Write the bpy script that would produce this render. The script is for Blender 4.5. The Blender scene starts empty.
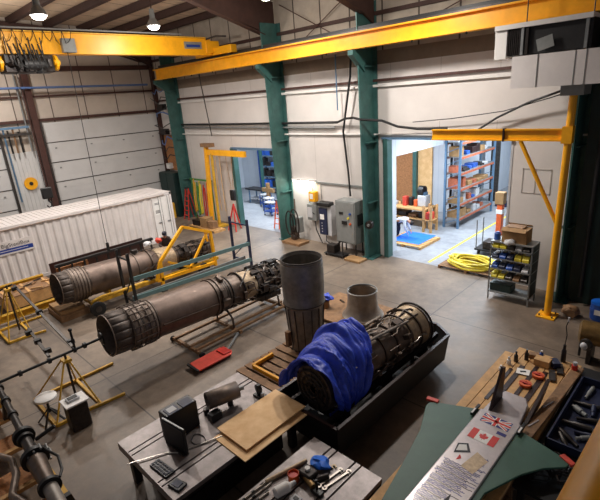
import bpy, bmesh, math, random
from mathutils import Vector, Matrix, noise
random.seed(11)
S = bpy.context.scene
COL = S.collection
PI = math.pi

# ---------------------------------------------------------------- camera
def cam_axes(yaw, pitch, roll):
    f = Vector((-math.sin(yaw)*math.cos(pitch), math.cos(yaw)*math.cos(pitch), -math.sin(pitch)))
    r0 = Vector((math.cos(yaw), math.sin(yaw), 0)); u0 = r0.cross(f)
    r = r0*math.cos(roll) + u0*math.sin(roll); u = -r0*math.sin(roll) + u0*math.cos(roll)
    return r, u, f
r, u, f = cam_axes(0.79228, 0.32625, -0.07708)
cd = bpy.data.cameras.new('camera'); cam = bpy.data.objects.new('camera', cd); COL.objects.link(cam)
cd.sensor_width = 36.0; cd.lens = 453.877/600*36.0; cd.clip_end = 200; cd.clip_start = .05
cam.matrix_world = Matrix(((r.x, u.x, -f.x, 0), (r.y, u.y, -f.y, 0), (r.z, u.z, -f.z, 7.0), (0, 0, 0, 1)))
S.camera = cam

# ---------------------------------------------------------------- light and exposure
S.view_settings.view_transform = 'Standard'; S.view_settings.look = 'None'
S.view_settings.gamma = 1.0; S.view_settings.use_curve_mapping = False
S.view_settings.exposure = 0.0
w = bpy.data.worlds.new('world'); S.world = w; w.use_nodes = True
w.node_tree.nodes['Background'].inputs[0].default_value = (0.95, 0.93, 1.0, 1)
w.node_tree.nodes['Background'].inputs[1].default_value = 0.15
HIGHBAY_POWER = 400.0
ANNEX_POWER = 430.0
WALL_TUBE_POWER = 24.0

# ---------------------------------------------------------------- materials
def lin(c):
    def g(v):
        v = v/255.0
        return v/12.92 if v <= 0.04045 else ((v+0.055)/1.055)**2.4
    return (g(c[0]), g(c[1]), g(c[2]), 1)
def mat(name, c, rough=.6, metal=0.0, var=.18, scale=5.0, bump=0.0, c2=None, seams=None, detail=6):
    """procedural noise material; seams = (axis, spacing, width, colour, bump)"""
    m = bpy.data.materials.new(name); m.use_nodes = True
    nt = m.node_tree; N = nt.nodes; L = nt.links; b = N['Principled BSDF']
    b.inputs['Roughness'].default_value = rough; b.inputs['Metallic'].default_value = metal
    tc = N.new('ShaderNodeTexCoord'); nz = N.new('ShaderNodeTexNoise')
    nz.inputs['Scale'].default_value = scale; nz.inputs['Detail'].default_value = detail; nz.inputs['Roughness'].default_value = .65
    L.new(tc.outputs['Object'], nz.inputs['Vector'])
    rp = N.new('ShaderNodeValToRGB'); rp.color_ramp.elements[0].position = .32; rp.color_ramp.elements[1].position = .68
    a = lin(c); d = lin(c2) if c2 else None
    rp.color_ramp.elements[0].color = tuple(x*(1-var) for x in a[:3])+(1,)
    rp.color_ramp.elements[1].color = d if d else tuple(min(1, x*(1+var)) for x in a[:3])+(1,)
    L.new(nz.outputs['Fac'], rp.inputs['Fac']); out = rp.outputs['Color']
    hgt = None
    for (ax, sp, wd, sc) in (seams or []):
        sx = N.new('ShaderNodeSeparateXYZ'); L.new(tc.outputs['Object'], sx.inputs[0])
        p = N.new('ShaderNodeMath'); p.operation = 'PINGPONG'; p.inputs[1].default_value = sp/2
        L.new(sx.outputs[ax], p.inputs[0])
        lt = N.new('ShaderNodeMath'); lt.operation = 'LESS_THAN'; lt.inputs[1].default_value = wd/2; L.new(p.outputs[0], lt.inputs[0])
        mx = N.new('ShaderNodeMixRGB'); mx.inputs[2].default_value = lin(sc)
        L.new(lt.outputs[0], mx.inputs[0]); L.new(out, mx.inputs[1]); out = mx.outputs[0]
    L.new(out, b.inputs['Base Color'])
    if bump:
        bp = N.new('ShaderNodeBump'); bp.inputs['Strength'].default_value = bump; bp.inputs['Distance'].default_value = .02
        L.new(nz.outputs['Fac'], bp.inputs['Height']); L.new(bp.outputs[0], b.inputs['Normal'])
    return m
def glow(name, c, strength):
    m = bpy.data.materials.new(name); m.use_nodes = True
    b = m.node_tree.nodes['Principled BSDF']
    b.inputs['Base Color'].default_value = (1, 1, 1, 1)
    b.inputs['Emission Color'].default_value = lin(c); b.inputs['Emission Strength'].default_value = strength
    return m
def concrete(name, base, dark, joint, sp):
    m = bpy.data.materials.new(name); m.use_nodes = True
    nt = m.node_tree; N = nt.nodes; L = nt.links; b = N['Principled BSDF']
    tc = N.new('ShaderNodeTexCoord')
    n1 = N.new('ShaderNodeTexNoise'); n1.inputs['Scale'].default_value = .35; n1.inputs['Detail'].default_value = 8; n1.inputs['Roughness'].default_value = .7
    n2 = N.new('ShaderNodeTexNoise'); n2.inputs['Scale'].default_value = 3.5; n2.inputs['Detail'].default_value = 10; n2.inputs['Roughness'].default_value = .75
    L.new(tc.outputs['Object'], n1.inputs[0]); L.new(tc.outputs['Object'], n2.inputs[0])
    r1 = N.new('ShaderNodeValToRGB'); r1.color_ramp.elements[0].position = .38; r1.color_ramp.elements[1].position = .62
    r1.color_ramp.elements[0].color = lin(dark); r1.color_ramp.elements[1].color = lin(base)
    L.new(n1.outputs['Fac'], r1.inputs[0])
    r2 = N.new('ShaderNodeValToRGB'); r2.color_ramp.elements[0].position = .3; r2.color_ramp.elements[1].position = .6
    r2.color_ramp.elements[0].color = (.62, .6, .58, 1); r2.color_ramp.elements[1].color = (1, 1, 1, 1)
    L.new(n2.outputs['Fac'], r2.inputs[0])
    mu = N.new('ShaderNodeMixRGB'); mu.blend_type = 'MULTIPLY'; mu.inputs[0].default_value = .8
    L.new(r1.outputs[0], mu.inputs[1]); L.new(r2.outputs[0], mu.inputs[2]); out = mu.outputs[0]
    sx = N.new('ShaderNodeSeparateXYZ'); L.new(tc.outputs['Object'], sx.inputs[0])
    for ax, s, off in ((0, sp, 1.3), (1, sp*.82, .6)):
        ad = N.new('ShaderNodeMath'); ad.operation = 'ADD'; ad.inputs[1].default_value = off; L.new(sx.outputs[ax], ad.inputs[0])
        p = N.new('ShaderNodeMath'); p.operation = 'PINGPONG'; p.inputs[1].default_value = s/2; L.new(ad.outputs[0], p.inputs[0])
        lt = N.new('ShaderNodeMath'); lt.operation = 'LESS_THAN'; lt.inputs[1].default_value = .018; L.new(p.outputs[0], lt.inputs[0])
        mx = N.new('ShaderNodeMixRGB'); mx.inputs[2].default_value = lin(joint); L.new(lt.outputs[0], mx.inputs[0]); L.new(out, mx.inputs[1]); out = mx.outputs[0]
    L.new(out, b.inputs['Base Color'])
    rr = N.new('ShaderNodeMapRange'); rr.inputs[3].default_value = .35; rr.inputs[4].default_value = .62
    L.new(n2.outputs['Fac'], rr.inputs[0]); L.new(rr.outputs[0], b.inputs['Roughness'])
    return m
M = dict(
    floor=concrete('hall_concrete', (142, 126, 110), (104, 91, 80), (74, 66, 58), 5.2),
    annex_floor=concrete('annex_concrete', (160, 163, 168), (138, 141, 147), (120, 122, 126), 6.0),
    liner=mat('white_wall_liner', (212, 205, 200), .55, 0, .06, 1.2, 0, seams=[(0, 2.1, .02, (176, 169, 163))]),
    liner_end=mat('beige_wall_panel', (198, 186, 174), .6, 0, .08, 1.0, 0, seams=[(1, 1.9, .06, (96, 84, 76))]),
    plainliner=mat('white_liner_plain', (220, 213, 208), .55, 0, .05, 1.0),
    insul=mat('wall_insulation', (172, 160, 146), .8, 0, .14, 1.5, .1, seams=[(0, 1.55, .07, (78, 68, 60))]),
    band=mat('brown_wall_band', (128, 112, 96), .8, 0, .12, 2.0, .1),
    ceil=mat('roof_insulation', (206, 182, 156), .9, 0, .14, 1.2, .2, seams=[(0, 1.6, .05, (92, 76, 66))]),
    purlin=mat('dark_primer_steel', (66, 44, 38), .7, .1, .2, 4),
    brownsteel=mat('brown_painted_steel', (74, 46, 40), .6, .1, .2, 4),
    black=mat('black_paint', (26, 25, 26), .5, 0, .3, 8),
    blackgloss=mat('black_plastic', (24, 24, 27), .35, 0, .2, 8),
    rubber=mat('black_rubber', (22, 21, 21), .8, 0, .2, 10),
    teal=mat('teal_painted_steel', (58, 98, 94), .45, .1, .22, 2.5),
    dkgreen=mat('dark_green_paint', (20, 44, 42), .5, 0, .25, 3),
    yellow=mat('crane_yellow_paint', (246, 172, 18), .42, 0, .12, 2.5),
    yellow2=mat('stand_yellow_paint', (206, 158, 44), .5, 0, .25, 6),
    yellow3=mat('hose_yellow', (224, 206, 60), .5, 0, .18, 6),
    white=mat('white_paint', (226, 222, 218), .5, 0, .06, 3),
    doorwhite=mat('door_panel_white', (206, 205, 204), .45, 0, .05, 1.0),
    cont=mat('container_white', (216, 209, 206), .5, 0, .07, 1.5),
    greysteel=mat('grey_galvanised', (140, 142, 142), .45, .5, .15, 6),
    darksteel=mat('dark_machined_steel', (74, 70, 68), .4, .7, .3, 8),
    castiron=mat('cast_iron_table', (134, 126, 124), .42, .45, .25, 5, .1),
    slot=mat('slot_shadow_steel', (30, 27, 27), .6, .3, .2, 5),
    nozzle=mat('burnt_nozzle_metal', (86, 76, 70), .58, .4, .35, 7, .2),
    duct=mat('brown_heat_stained_metal', (110, 94, 85), .5, .55, .25, 3, .1),
    ribbed=mat('dusty_grey_metal', (122, 108, 98), .5, .5, .22, 8, .1),
    casing=mat('engine_casing_metal', (96, 84, 76), .42, .6, .35, 6, .2),
    gold=mat('tan_band_metal', (170, 150, 124), .5, .45, .25, 12, .2),
    pipe=mat('bright_pipe_metal', (176, 168, 160), .3, .8, .15, 10),
    dkpipe=mat('dark_accessory_metal', (50, 44, 42), .45, .5, .4, 12, .2),
    stack=mat('weathered_duct_metal', (134, 128, 122), .5, .5, .3, 4, .2, seams=None),
    cone=mat('bellmouth_metal', (162, 152, 142), .4, .55, .2, 4, .1),
    blue=mat('blue_tarpaulin', (50, 76, 196), .42, 0, .22, 9, .5),
    bluesheet=mat('bright_blue_sheet', (30, 110, 222), .5, 0, .12, 4),
    bluepaint=mat('blue_paint', (36, 78, 160), .45, 0, .2, 6),
    navy=mat('navy_plastic', (28, 36, 66), .5, 0, .3, 6),
    bluepipe=mat('blue_pipe_paint', (88, 116, 168), .4, 0, .1, 3),
    ply=mat('plywood', (228, 178, 116), .6, 0, .12, 3, .05, c2=(240, 200, 146)),
    wood=mat('pine_timber', (196, 152, 98), .65, 0, .22, 5, .05),
    dkwood=mat('old_timber', (136, 102, 70), .7, 0, .3, 6, .1),
    osb=mat('osb_board', (164, 112, 70), .75, 0, .32, 16, .1),
    rust=mat('rust_orange_paint', (170, 92, 64), .6, 0, .3, 8),
    orange=mat('orange_paint', (214, 92, 40), .5, 0, .15, 5),
    red=mat('red_paint', (196, 48, 38), .45, 0, .2, 5),
    redmat=mat('red_pad', (200, 66, 50), .55, 0, .2, 5),
    wing=mat('wing_green_paint', (56, 92, 78), .5, 0, .1, 3),
    alu=mat('brushed_aluminium', (196, 190, 192), .32, .6, .08, 8),
    fin=mat('dark_brown_fin', (44, 24, 22), .4, .1, .2, 5),
    ltgrey=mat('light_grey_plastic', (190, 190, 192), .5, 0, .08, 6),
    grey=mat('grey_enamel', (134, 136, 134), .5, .1, .1, 4),
    faint=mat('faint_sealant', (172, 164, 158), .6, 0, .05, 4),
    card=mat('brown_cardboard', (150, 116, 76), .8, 0, .15, 6),
    skin=mat('skin', (190, 140, 112), .55, 0, .06, 8),
    shirt_l=mat('light_shirt_cloth', (196, 204, 216), .85, 0, .1, 12),
    shirt_d=mat('dark_brown_jacket_cloth', (50, 34, 32), .85, 0, .25, 10),
    trousers=mat('dark_trouser_cloth', (34, 36, 48), .85, 0, .2, 10),
    hair=mat('dark_hair', (34, 26, 24), .7, 0, .3, 20),
    annexwall=mat('annex_white_metal', (196, 202, 210), .5, 0, .04, 1.5, 0, seams=[(0, .9, .03, (178, 186, 198))]),
    annexwall2=mat('annex_white_metal_side', (200, 206, 214), .5, 0, .04, 1.5, 0, seams=[(1, .9, .03, (178, 186, 198))]),
    rackbeam=mat('rack_beam_grey_green', (96, 126, 128), .45, .1, .15, 5),
    bluegrey=mat('blue_grey_steel', (92, 122, 150), .45, .1, .15, 5),
    paper=mat('white_paper', (236, 234, 230), .8, 0, .03, 4),
    ink=mat('blue_marker_ink', (58, 62, 128), .6, 0, .1, 4),
    inkblack=mat('black_marker_ink', (28, 26, 34), .6, 0, .1, 4),
    flagred=mat('flag_red', (206, 50, 44), .6, 0, .06, 4),
    flagblue=mat('flag_blue', (44, 46, 120), .6, 0, .06, 4),
    logo=mat('logo_blue', (24, 56, 138), .5, 0, .05, 4),
    green=mat('bright_green_paint', (70, 130, 60), .5, 0, .15, 5),
    brass=mat('old_brass', (132, 104, 62), .4, .6, .25, 8),
    teal_l=mat('light_teal_paint', (108, 182, 160), .5, 0, .1, 3),
    glow_hb=glow('lamp_glow', (255, 244, 226), 30),
    glow_tube=glow('tube_glow', (240, 255, 235), 14),
    glow_annex=glow('annex_tube_glow', (225, 238, 255), 8),
)

ORD = ['first', 'second', 'third', 'fourth', 'fifth', 'sixth', 'seventh', 'eighth', 'ninth', 'tenth', 'eleventh', 'twelfth', 'thirteenth', 'fourteenth', 'fifteenth', 'sixteenth']
# ---------------------------------------------------------------- mesh helpers
def V(*a): return Vector(a)
def basis(d):
    d = Vector(d).normalized(); a = Vector((0, 0, 1)) if abs(d.z) < .95 else Vector((1, 0, 0))
    x = d.cross(a).normalized(); y = d.cross(x).normalized(); return x, y, d
class MB:
    def __init__(s): s.bm = bmesh.new()
    def box(s, x0, x1, y0, y1, z0, z1):
        b = s.bm; v = [b.verts.new((x, y, z)) for x in (x0, x1) for y in (y0, y1) for z in (z0, z1)]
        for q in ((0, 1, 3, 2), (4, 6, 7, 5), (0, 4, 5, 1), (2, 3, 7, 6), (0, 2, 6, 4), (1, 5, 7, 3)): b.faces.new([v[i] for i in q])
        return s
    def obox(s, c, size, rz=0, rx=0, ry=0):
        R = Matrix.Rotation(rz, 3, 'Z') @ Matrix.Rotation(ry, 3, 'Y') @ Matrix.Rotation(rx, 3, 'X'); c = Vector(c)
        b = s.bm; h = [t/2 for t in size]
        v = [b.verts.new(c + R @ Vector((x, y, z))) for x in (-h[0], h[0]) for y in (-h[1], h[1]) for z in (-h[2], h[2])]
        for q in ((0, 1, 3, 2), (4, 6, 7, 5), (0, 4, 5, 1), (2, 3, 7, 6), (0, 2, 6, 4), (1, 5, 7, 3)): b.faces.new([v[i] for i in q])
        return s
    def beam(s, p0, p1, w_, h_=None):
        """rectangular bar between two points"""
        h_ = h_ or w_; p0 = Vector(p0); p1 = Vector(p1); x, y, d = basis(p1-p0); b = s.bm
        v = [b.verts.new(p + x*sx*w_/2 + y*sy*h_/2) for p in (p0, p1) for sx, sy in ((-1, -1), (1, -1), (1, 1), (-1, 1))]
        for i in range(4): b.faces.new((v[i], v[(i+1) % 4], v[4+(i+1) % 4], v[4+i]))
        b.faces.new(v[3::-1]); b.faces.new(v[4:]); return s
    def lathe(s, prof, p0, d, n=24, cap=True, ang0=0, ang1=2*PI, ell=1.0):
        """prof = [(distance along d, radius)]"""
        x, y, d = basis(d); p0 = Vector(p0); b = s.bm; full = abs(ang1-ang0-2*PI) < 1e-6
        m = n if full else n+1; R = []
        for t, rr in prof:
            R.append([b.verts.new(p0 + d*t + (x*math.cos(ang0+(ang1-ang0)*i/n) + y*math.sin(ang0+(ang1-ang0)*i/n)*ell)*rr) for i in range(m)])
        for k in range(len(R)-1):
            for i in range(n):
                j = (i+1) % m
                b.faces.new((R[k][i], R[k][j], R[k+1][j], R[k+1][i]))
        if cap and full:
            if prof[0][1] > 1e-4: b.faces.new(R[0][::-1])
            if prof[-1][1] > 1e-4: b.faces.new(R[-1])
        return s
    def cyl(s, p0, p1, r0, r1=None, n=16, cap=True):
        p0 = Vector(p0); p1 = Vector(p1); L = (p1-p0).length
        return s.lathe([(0, r0), (L, r0 if r1 is None else r1)], p0, p1-p0, n, cap)
    def tube(s, pts, r_, n=8, closed=False):
        pts = [Vector(p) for p in pts]; b = s.bm; rings = []; px = None; m = len(pts)
        for i, p in enumerate(pts):
            if closed: d = pts[(i+1) % m] - pts[i-1]
            else: d = pts[min(i+1, m-1)] - pts[max(i-1, 0)]
            if d.length < 1e-9: d = Vector((0, 0, 1))
            d.normalize()
            if px is None: px, _, _ = basis(d)
            px = (px - d*px.dot(d))
            if px.length < 1e-5: px, _, _ = basis(d)
            px.normalize(); py = d.cross(px)
            rings.append([b.verts.new(p + (px*math.cos(2*PI*k/n) + py*math.sin(2*PI*k/n))*r_) for k in range(n)])
        for i in range(m if closed else m-1):
            q = rings[(i+1) % m]
            for k in range(n): b.faces.new((rings[i][k], rings[i][(k+1) % n], q[(k+1) % n], q[k]))
        if not closed: b.faces.new(rings[0][::-1]); b.faces.new(rings[-1])
        return s
    def torus(s, c, axis, R_, r_, n=24, k=8, ell=1.0):
        x, y, d = basis(axis); c = Vector(c)
        return s.tube([c + (x*math.cos(2*PI*i/n) + y*math.sin(2*PI*i/n)*ell)*R_ for i in range(n)], r_, k, True)
    def prism(s, poly, z0, z1, tf=None):
        """poly in XY, extruded in Z; tf maps Vector -> Vector"""
        b = s.bm; tf = tf or (lambda p: p)
        lo = [b.verts.new(tf(Vector((p[0], p[1], z0)))) for p in poly]; hi = [b.verts.new(tf(Vector((p[0], p[1], z1)))) for p in poly]
        n = len(poly); b.faces.new(lo[::-1]); b.faces.new(hi)
        for i in range(n): b.faces.new((lo[i], lo[(i+1) % n], hi[(i+1) % n], hi[i]))
        return s
    def sph(s, c, r_, sx=1, sy=1, sz=1, n=12):
        bmesh.ops.create_uvsphere(s.bm, u_segments=n, v_segments=max(6, n//2+2), radius=1, matrix=Matrix.Translation(c) @ Matrix.Diagonal((r_*sx, r_*sy, r_*sz, 1))); return s
    def grid(s, fn, nu, nv):
        b = s.bm; g = [[b.verts.new(fn(i/nu, j/nv)) for j in range(nv+1)] for i in range(nu+1)]
        for i in range(nu):
            for j in range(nv): b.faces.new((g[i][j], g[i+1][j], g[i+1][j+1], g[i][j+1]))
        return s
    def build(s, name, m, parent=None, org=None, bevel=0, smooth=True, solid=0):
        bm = s.bm
        if parent is not None: org = Vector(parent['_o'])
        if org is None:
            xs = [v.co for v in bm.verts]
            lo = Vector([min(c[i] for c in xs) for i in range(3)]); hi = Vector([max(c[i] for c in xs) for i in range(3)])
            org = Vector(((lo.x+hi.x)/2, (lo.y+hi.y)/2, lo.z))
        org = Vector(org)
        for v in bm.verts: v.co -= org
        bmesh.ops.recalc_face_normals(bm, faces=bm.faces[:])
        me = bpy.data.meshes.new(name); bm.to_mesh(me); bm.free()
        o = bpy.data.objects.new(name, me); COL.objects.link(o); me.materials.append(M[m] if isinstance(m, str) else m)
        if smooth:
            for p in me.polygons: p.use_smooth = True
            me.set_sharp_from_angle(angle=math.radians(35))
        if parent is not None: o.parent = parent
        else: o.location = org
        o['_o'] = tuple(org)
        if solid:
            q = o.modifiers.new('solid', 'SOLIDIFY'); q.thickness = solid; q.offset = 0
        if bevel:
            q = o.modifiers.new('bevel', 'BEVEL'); q.width = bevel; q.segments = 2; q.limit_method = 'ANGLE'; q.angle_limit = math.radians(40)
        return o
def tag(o, label, cat, group=None, kind=None):
    o['label'] = label; o['category'] = cat
    if group: o['group'] = group
    if kind: o['kind'] = kind
    return o
def thing(name, label, cat, loc, group=None):
    o = bpy.data.objects.new(name, None); COL.objects.link(o); o.location = loc; o['_o'] = tuple(loc); o.empty_display_size = .1
    return tag(o, label, cat, group)
def struct(o): o['kind'] = 'structure'; return o
def kids(o): return [c for c in o.children]
def dup(o, loc=None, rz=None, label=None, parent=None):
    c = o.copy(); COL.objects.link(c)
    if parent is not None: c.parent = parent
    if loc is not None: c.location = loc
    if rz is not None: c.rotation_euler = (0, 0, rz)
    if label: c['label'] = label
    for k in kids(o): dup(k, parent=c)
    return c
def one(mb, name, m, label, cat, group=None, **kw): return tag(mb.build(name, m, **kw), label, cat, group)
def lit(o, text): o['label'] = text; return o
# ================================================================ the setting
WY = 16.0; EX = -28.5
struct(MB().box(EX-.3, 8, -7, WY+.1, -.2, 0).build('floor', 'floor', org=(0, 0, 0)))
struct(MB().box(-30.5, 4, WY+.1, 36, -.2, 0).build('floor_annex', 'annex_floor', org=(0, 0, 0)))
# side wall with its two openings
mb = MB()
for x0, x1, z0, z1 in ((EX, -21.0, 0, 4.5), (-17.3, -10.8, 0, 5.1), (-5.72, 8, 0, 5.1), (EX, -17.3, 4.5, 5.1), (EX, 8, 5.1, 5.75)):
    mb.box(x0, x1, WY, WY+.2, z0, z1)
struct(mb.build('wall_right', 'liner', org=(0, WY, 0)))
struct(MB().box(EX, 8, WY, WY+.2, 7.3, 7.95).build('wall_right_upper', 'liner', org=(0, WY, 0)))
struct(MB().box(EX, 8, WY, WY+.2, 5.75, 7.3).build('wall_right_middle', 'plainliner', org=(0, WY, 0)))
struct(MB().box(EX, 8, WY, WY+.2, 7.95, 8.45).build('wall_right_band', 'band', org=(0, WY, 0)))
struct(MB().box(EX, 8, WY, WY+.2, 8.45, 11.6).build('wall_right_top', 'insul', org=(0, WY, 0)))
# girts on the side wall
for i, (z, h, m) in enumerate(((7.36, .10, 'brownsteel'), (7.16, .1, 'white'), (9.75, .14, 'purlin'), (5.28, .06, 'white'))):
    struct(MB().box(EX, 6, WY-.1, WY, z-h/2, z+h/2).build('trim_girt', m, org=(0, WY, 0)))
struct(MB().box(-17.2, -11.5, WY-.06, WY, 2.98, 3.06).build('trim_rail', 'grey', org=(0, WY, 0)))
# teal frames of the openings
for x in (-21.0, -10.72, -5.74):
    zt = 4.5 if x < -20 else 5.1; hw = .11 if x < -10 else .035
    struct(MB().box(x-hw, x+hw, WY-(.12 if x < -10 else .02), WY+.22, 0, zt).build('trim_jamb', 'teal' if x < -10 else 'ltgrey'))
struct(MB().box(-10.9, -5.7, WY-.12, WY+.25, 5.08, 5.16).build('trim_head', 'bluegrey'))
struct(MB().box(-21.1, -17.2, WY-.08, WY+.25, 4.44, 4.56).build('trim_head', 'bluegrey'))
# end wall
mb = MB(); mb.box(EX-.3, EX, -7, WY+.2, 0, 12.6)
struct(mb.build('wall_left', 'liner_end', org=(EX, 0, 0)))
for z, h, m in ((9.42, .26, 'brownsteel'), (8.02, .1, 'brownsteel'), (6.78, .16, 'brownsteel'), (11.3, .2, 'purlin')):
    struct(MB().box(EX, EX+.12, -7, WY, z-h/2, z+h/2).build('trim_girt', m, org=(EX, 0, 0)))
# sectional overhead doors
def door(name, y0, y1, zt):
    mb = MB(); n = 6; h = zt/n
    for i in range(n): mb.box(EX+.02, EX+.1, y0, y1, i*h+.02, (i+1)*h-.02)
    for i in range(n):                                                   # faint stiffener ribs
        for k in range(1, 3): mb.box(EX+.1, EX+.108, y0, y1, i*h+h*k/3-.012, i*h+h*k/3+.012)
    d = struct(mb.build(name, 'doorwhite', bevel=0, org=(EX, y0, 0)))
    g = MB()
    for i in range(1, n): g.box(EX+.05, EX+.112, y0, y1, i*h-.025, i*h+.025)
    g.build('door_seal', 'darksteel', d)
    hgs = MB()
    for i in range(1, n):
        for k in range(4):
            y = y0+.5+(y1-y0-1)*k/3; hgs.box(EX+.1, EX+.13, y-.05, y+.05, i*h-.35, i*h-.28)
    hgs.build('hinge', 'greysteel', d)
    return d
door('door_1', 8.7, 15.75, 6.64); door('door_2', -1.5, 6.55, 6.64)
for y in (8.42, 15.95):
    struct(MB().box(EX, EX+.3, y-.16, y+.16, 0, 9.4).build('trim_post', 'brownsteel'))
struct(MB().box(EX, EX+.25, 8.62, 8.72, 0, 6.7).build('trim_track', 'darksteel'))
struct(MB().box(EX, EX+.25, 6.5, 6.62, 0, 6.7).build('trim_track', 'darksteel'))
mb = MB()                                                               # ribbed white sheet between the two doors
for i in range(9):
    y = 6.66+i*.2; mb.box(EX+.02, EX+.10, y, y+.13, 0, 5.2)
mb.box(EX+.01, EX+.06, 6.64, 8.5, 0, 5.2)
struct(mb.build('wall_left_sheet', 'doorwhite'))

# roof: insulation, purlins along the hall, rafters across it
def zr(y): return 11.35+(16-y)*.07
mb = MB(); mb.prism([(-7, zr(-7)), (16.2, zr(16.2)), (16.2, zr(16.2)+.2), (-7, zr(-7)+.2)], EX-.3, 7, lambda p: Vector((p.z, p.x, p.y)))
struct(mb.build('ceiling', 'ceil', org=(0, 0, 0)))
for k in range(13):
    y = 15.4-k*1.75
    struct(MB().box(EX, 7, y-.13, y+.13, zr(y)-.32, zr(y)-.02).build('trim_purlin', 'purlin', org=(0, y, 11)))
for x in (-28.2, -16.7, -11.2, -3.0):
    pl = [(15.9, zr(16)-.25), (15.9, 9.4), (14.8, 9.95), (11.5, zr(11.5)-.85), (-7, zr(-7)-.8), (-7, zr(-7)-.25)]
    mb = MB(); mb.prism(pl, x-.05, x+.05, lambda p: Vector((p.z, p.x, p.y)))
    fl = [(15.2, 9.72), (11.5, zr(11.5)-.85), (-7, zr(-7)-.8)]
    for a, b in zip(fl[:-1], fl[1:]): mb.beam((x, a[0], a[1]), (x, b[0], b[1]), .3, .04)
    struct(mb.build('trim_rafter', 'purlin', org=(x, 0, 10)))
# columns, tapered H sections
def column(x, w_=.36, d0=.5, d1=.95, m='teal'):
    mb = MB(); yb = 15.95; zt = 10.2
    mb.prism([(yb, 0), (yb-d0, 0), (yb-d1, zt), (yb, zt)], x-.03, x+.03, lambda p: Vector((p.z, p.x, p.y)))
    mb.beam((x, yb-d0, 0), (x, yb-d1, zt), w_, .05); mb.box(x-w_/2, x+w_/2, yb-.04, yb+.02, 0, zt)
    for z in (2.5, 5.0, 7.9):
        d = d0+(d1-d0)*z/zt; mb.box(x-w_/2+.02, x+w_/2-.02, yb-d+.02, yb, z-.02, z+.02)
    mb.box(x-.3, x+.3, yb-d0-.12, yb+.02, 0, .04)
    mb.prism([(yb-d1+.1, 8.47), (14.55, 8.47), (14.55, 8.3), (yb-d1+.12, 7.7)], x-.12, x+.12, lambda p: Vector((p.z, p.x, p.y)))
    return struct(mb.build('column', m))
column(-25.85, .45, .5, .6); column(-16.6, .46, .62, .78); column(-11.3, .42, .62, .78); column(-3.72, .32, .6, .8)
# annex: rear walls, partition, ceiling
struct(MB().box(-30.5, -14.6, 24, 24.2, 0, 5.6).build('wall_annex_back', 'annexwall', org=(0, 24, 0)))
struct(MB().box(-13.05, -11.75, 24, 24.2, 0, 5.6).build('wall_annex_back', 'annexwall', org=(0, 24, 0)))
struct(MB().box(-17.6, -14.05, 23.9, 23.98, 0, 5.0).build('wall_annex_board', 'osb', org=(0, 24, 0)))
struct(MB().box(-13.85, -12.95, 23.9, 23.98, 0, 5.0).build('wall_annex_board', 'ply', org=(0, 24, 0)))
struct(MB().box(-14.1, -13.85, 23.7, 24, 0, 5.3).build('trim_post', 'teal'))
mb = MB()
mb.box(-11.0, -10.88, 16.2, 16.95, 0, 5.6); mb.box(-11.0, -10.88, 16.95, 23.9, 4.25, 5.6)
struct(mb.build('wall_annex_partition', 'annexwall2', org=(-11, 16, 0)))
struct(MB().box(-13, 4, 34, 34.2, 0, 5.6).build('wall_annex_far', 'annexwall', org=(0, 34, 0)))
struct(MB().box(-11.9, -11.7, 24, 34, 0, 5.6).build('wall_annex_side', 'annexwall2', org=(-12, 24, 0)))
struct(MB().box(-30.5, 4, 16.2, 34.2, 5.6, 5.75).build('ceiling_annex', 'annexwall', org=(0, 16, 5)))
struct(MB().box(-30.5, -30.4, 16.2, 24.1, 0, 5.6).build('wall_annex_left', 'annexwall2', org=(-30, 16, 0)))
struct(MB().box(3.9, 4, 16.2, 34.1, 0, 5.6).build('wall_annex_right', 'annexwall2', org=(4, 16, 0)))
struct(MB().cyl((-10.95, 27.9, 0), (-10.95, 27.9, 5.6), .26, n=20).build('column', 'darksteel'))
# light-coloured lintel lines painted on the annex floor
for a, b in (((-8.9, 16.3), (-8.9, 33)), ((-6.6, 16.3), (-6.6, 33))):
    struct(MB().box(a[0]-.05, a[0]+.05, a[1], b[1], 0, .004).build('trim_floor_line', 'yellow3'))

# ================================================================ lamps
def area(name, parent, sx, sy, power, col=(1, .93, .84)):
    ld = bpy.data.lights.new(name, 'AREA'); ld.shape = 'RECTANGLE'; ld.size = sx; ld.size_y = sy; ld.energy = power; ld.color = col
    lo = bpy.data.objects.new(name, ld); COL.objects.link(lo); lo.parent = parent; return lo
def highbay():
    t = thing('highbay_lamp', 'x', 'lamp', (0, 0, 0), None)
    MB().lathe([(0, .24), (.02, .26), (.16, .2), (.3, .1), (.34, .09)], (0, 0, 0), (0, 0, 1), 24, False).build('reflector', 'greysteel', t, solid=.008)
    MB().cyl((0, 0, .3), (0, 0, .62), .11, .09, 16).build('ballast', 'grey', t)
    MB().sph((0, 0, -.01), .21, 1, 1, .55, 16).build('bulb', 'glow_hb', t)
    MB().cyl((0, 0, .6), (0, 0, 1.5), .018, n=8).tube([(0, 0, .6), (.05, 0, .72), (0, 0, .84)], .015, 6).build('hanger', 'purlin', t)
    ld = bpy.data.lights.new('lamp_light', 'SPOT'); ld.energy = HIGHBAY_POWER*4; ld.spot_size = math.radians(168); ld.spot_blend = 1.0
    ld.shadow_soft_size = .3; ld.color = (1, .95, .9)
    lo = bpy.data.objects.new('lamp_light', ld); COL.objects.link(lo); lo.parent = t; lo.location = (0, 0, -.22)
    ld = bpy.data.lights.new('refractor_glow', 'POINT'); ld.energy = HIGHBAY_POWER*.6; ld.shadow_soft_size = .25; ld.color = (1, .93, .85)
    lo = bpy.data.objects.new('refractor_glow', ld); COL.objects.link(lo); lo.parent = t; lo.location = (0, 0, -.3)
    return t
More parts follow.
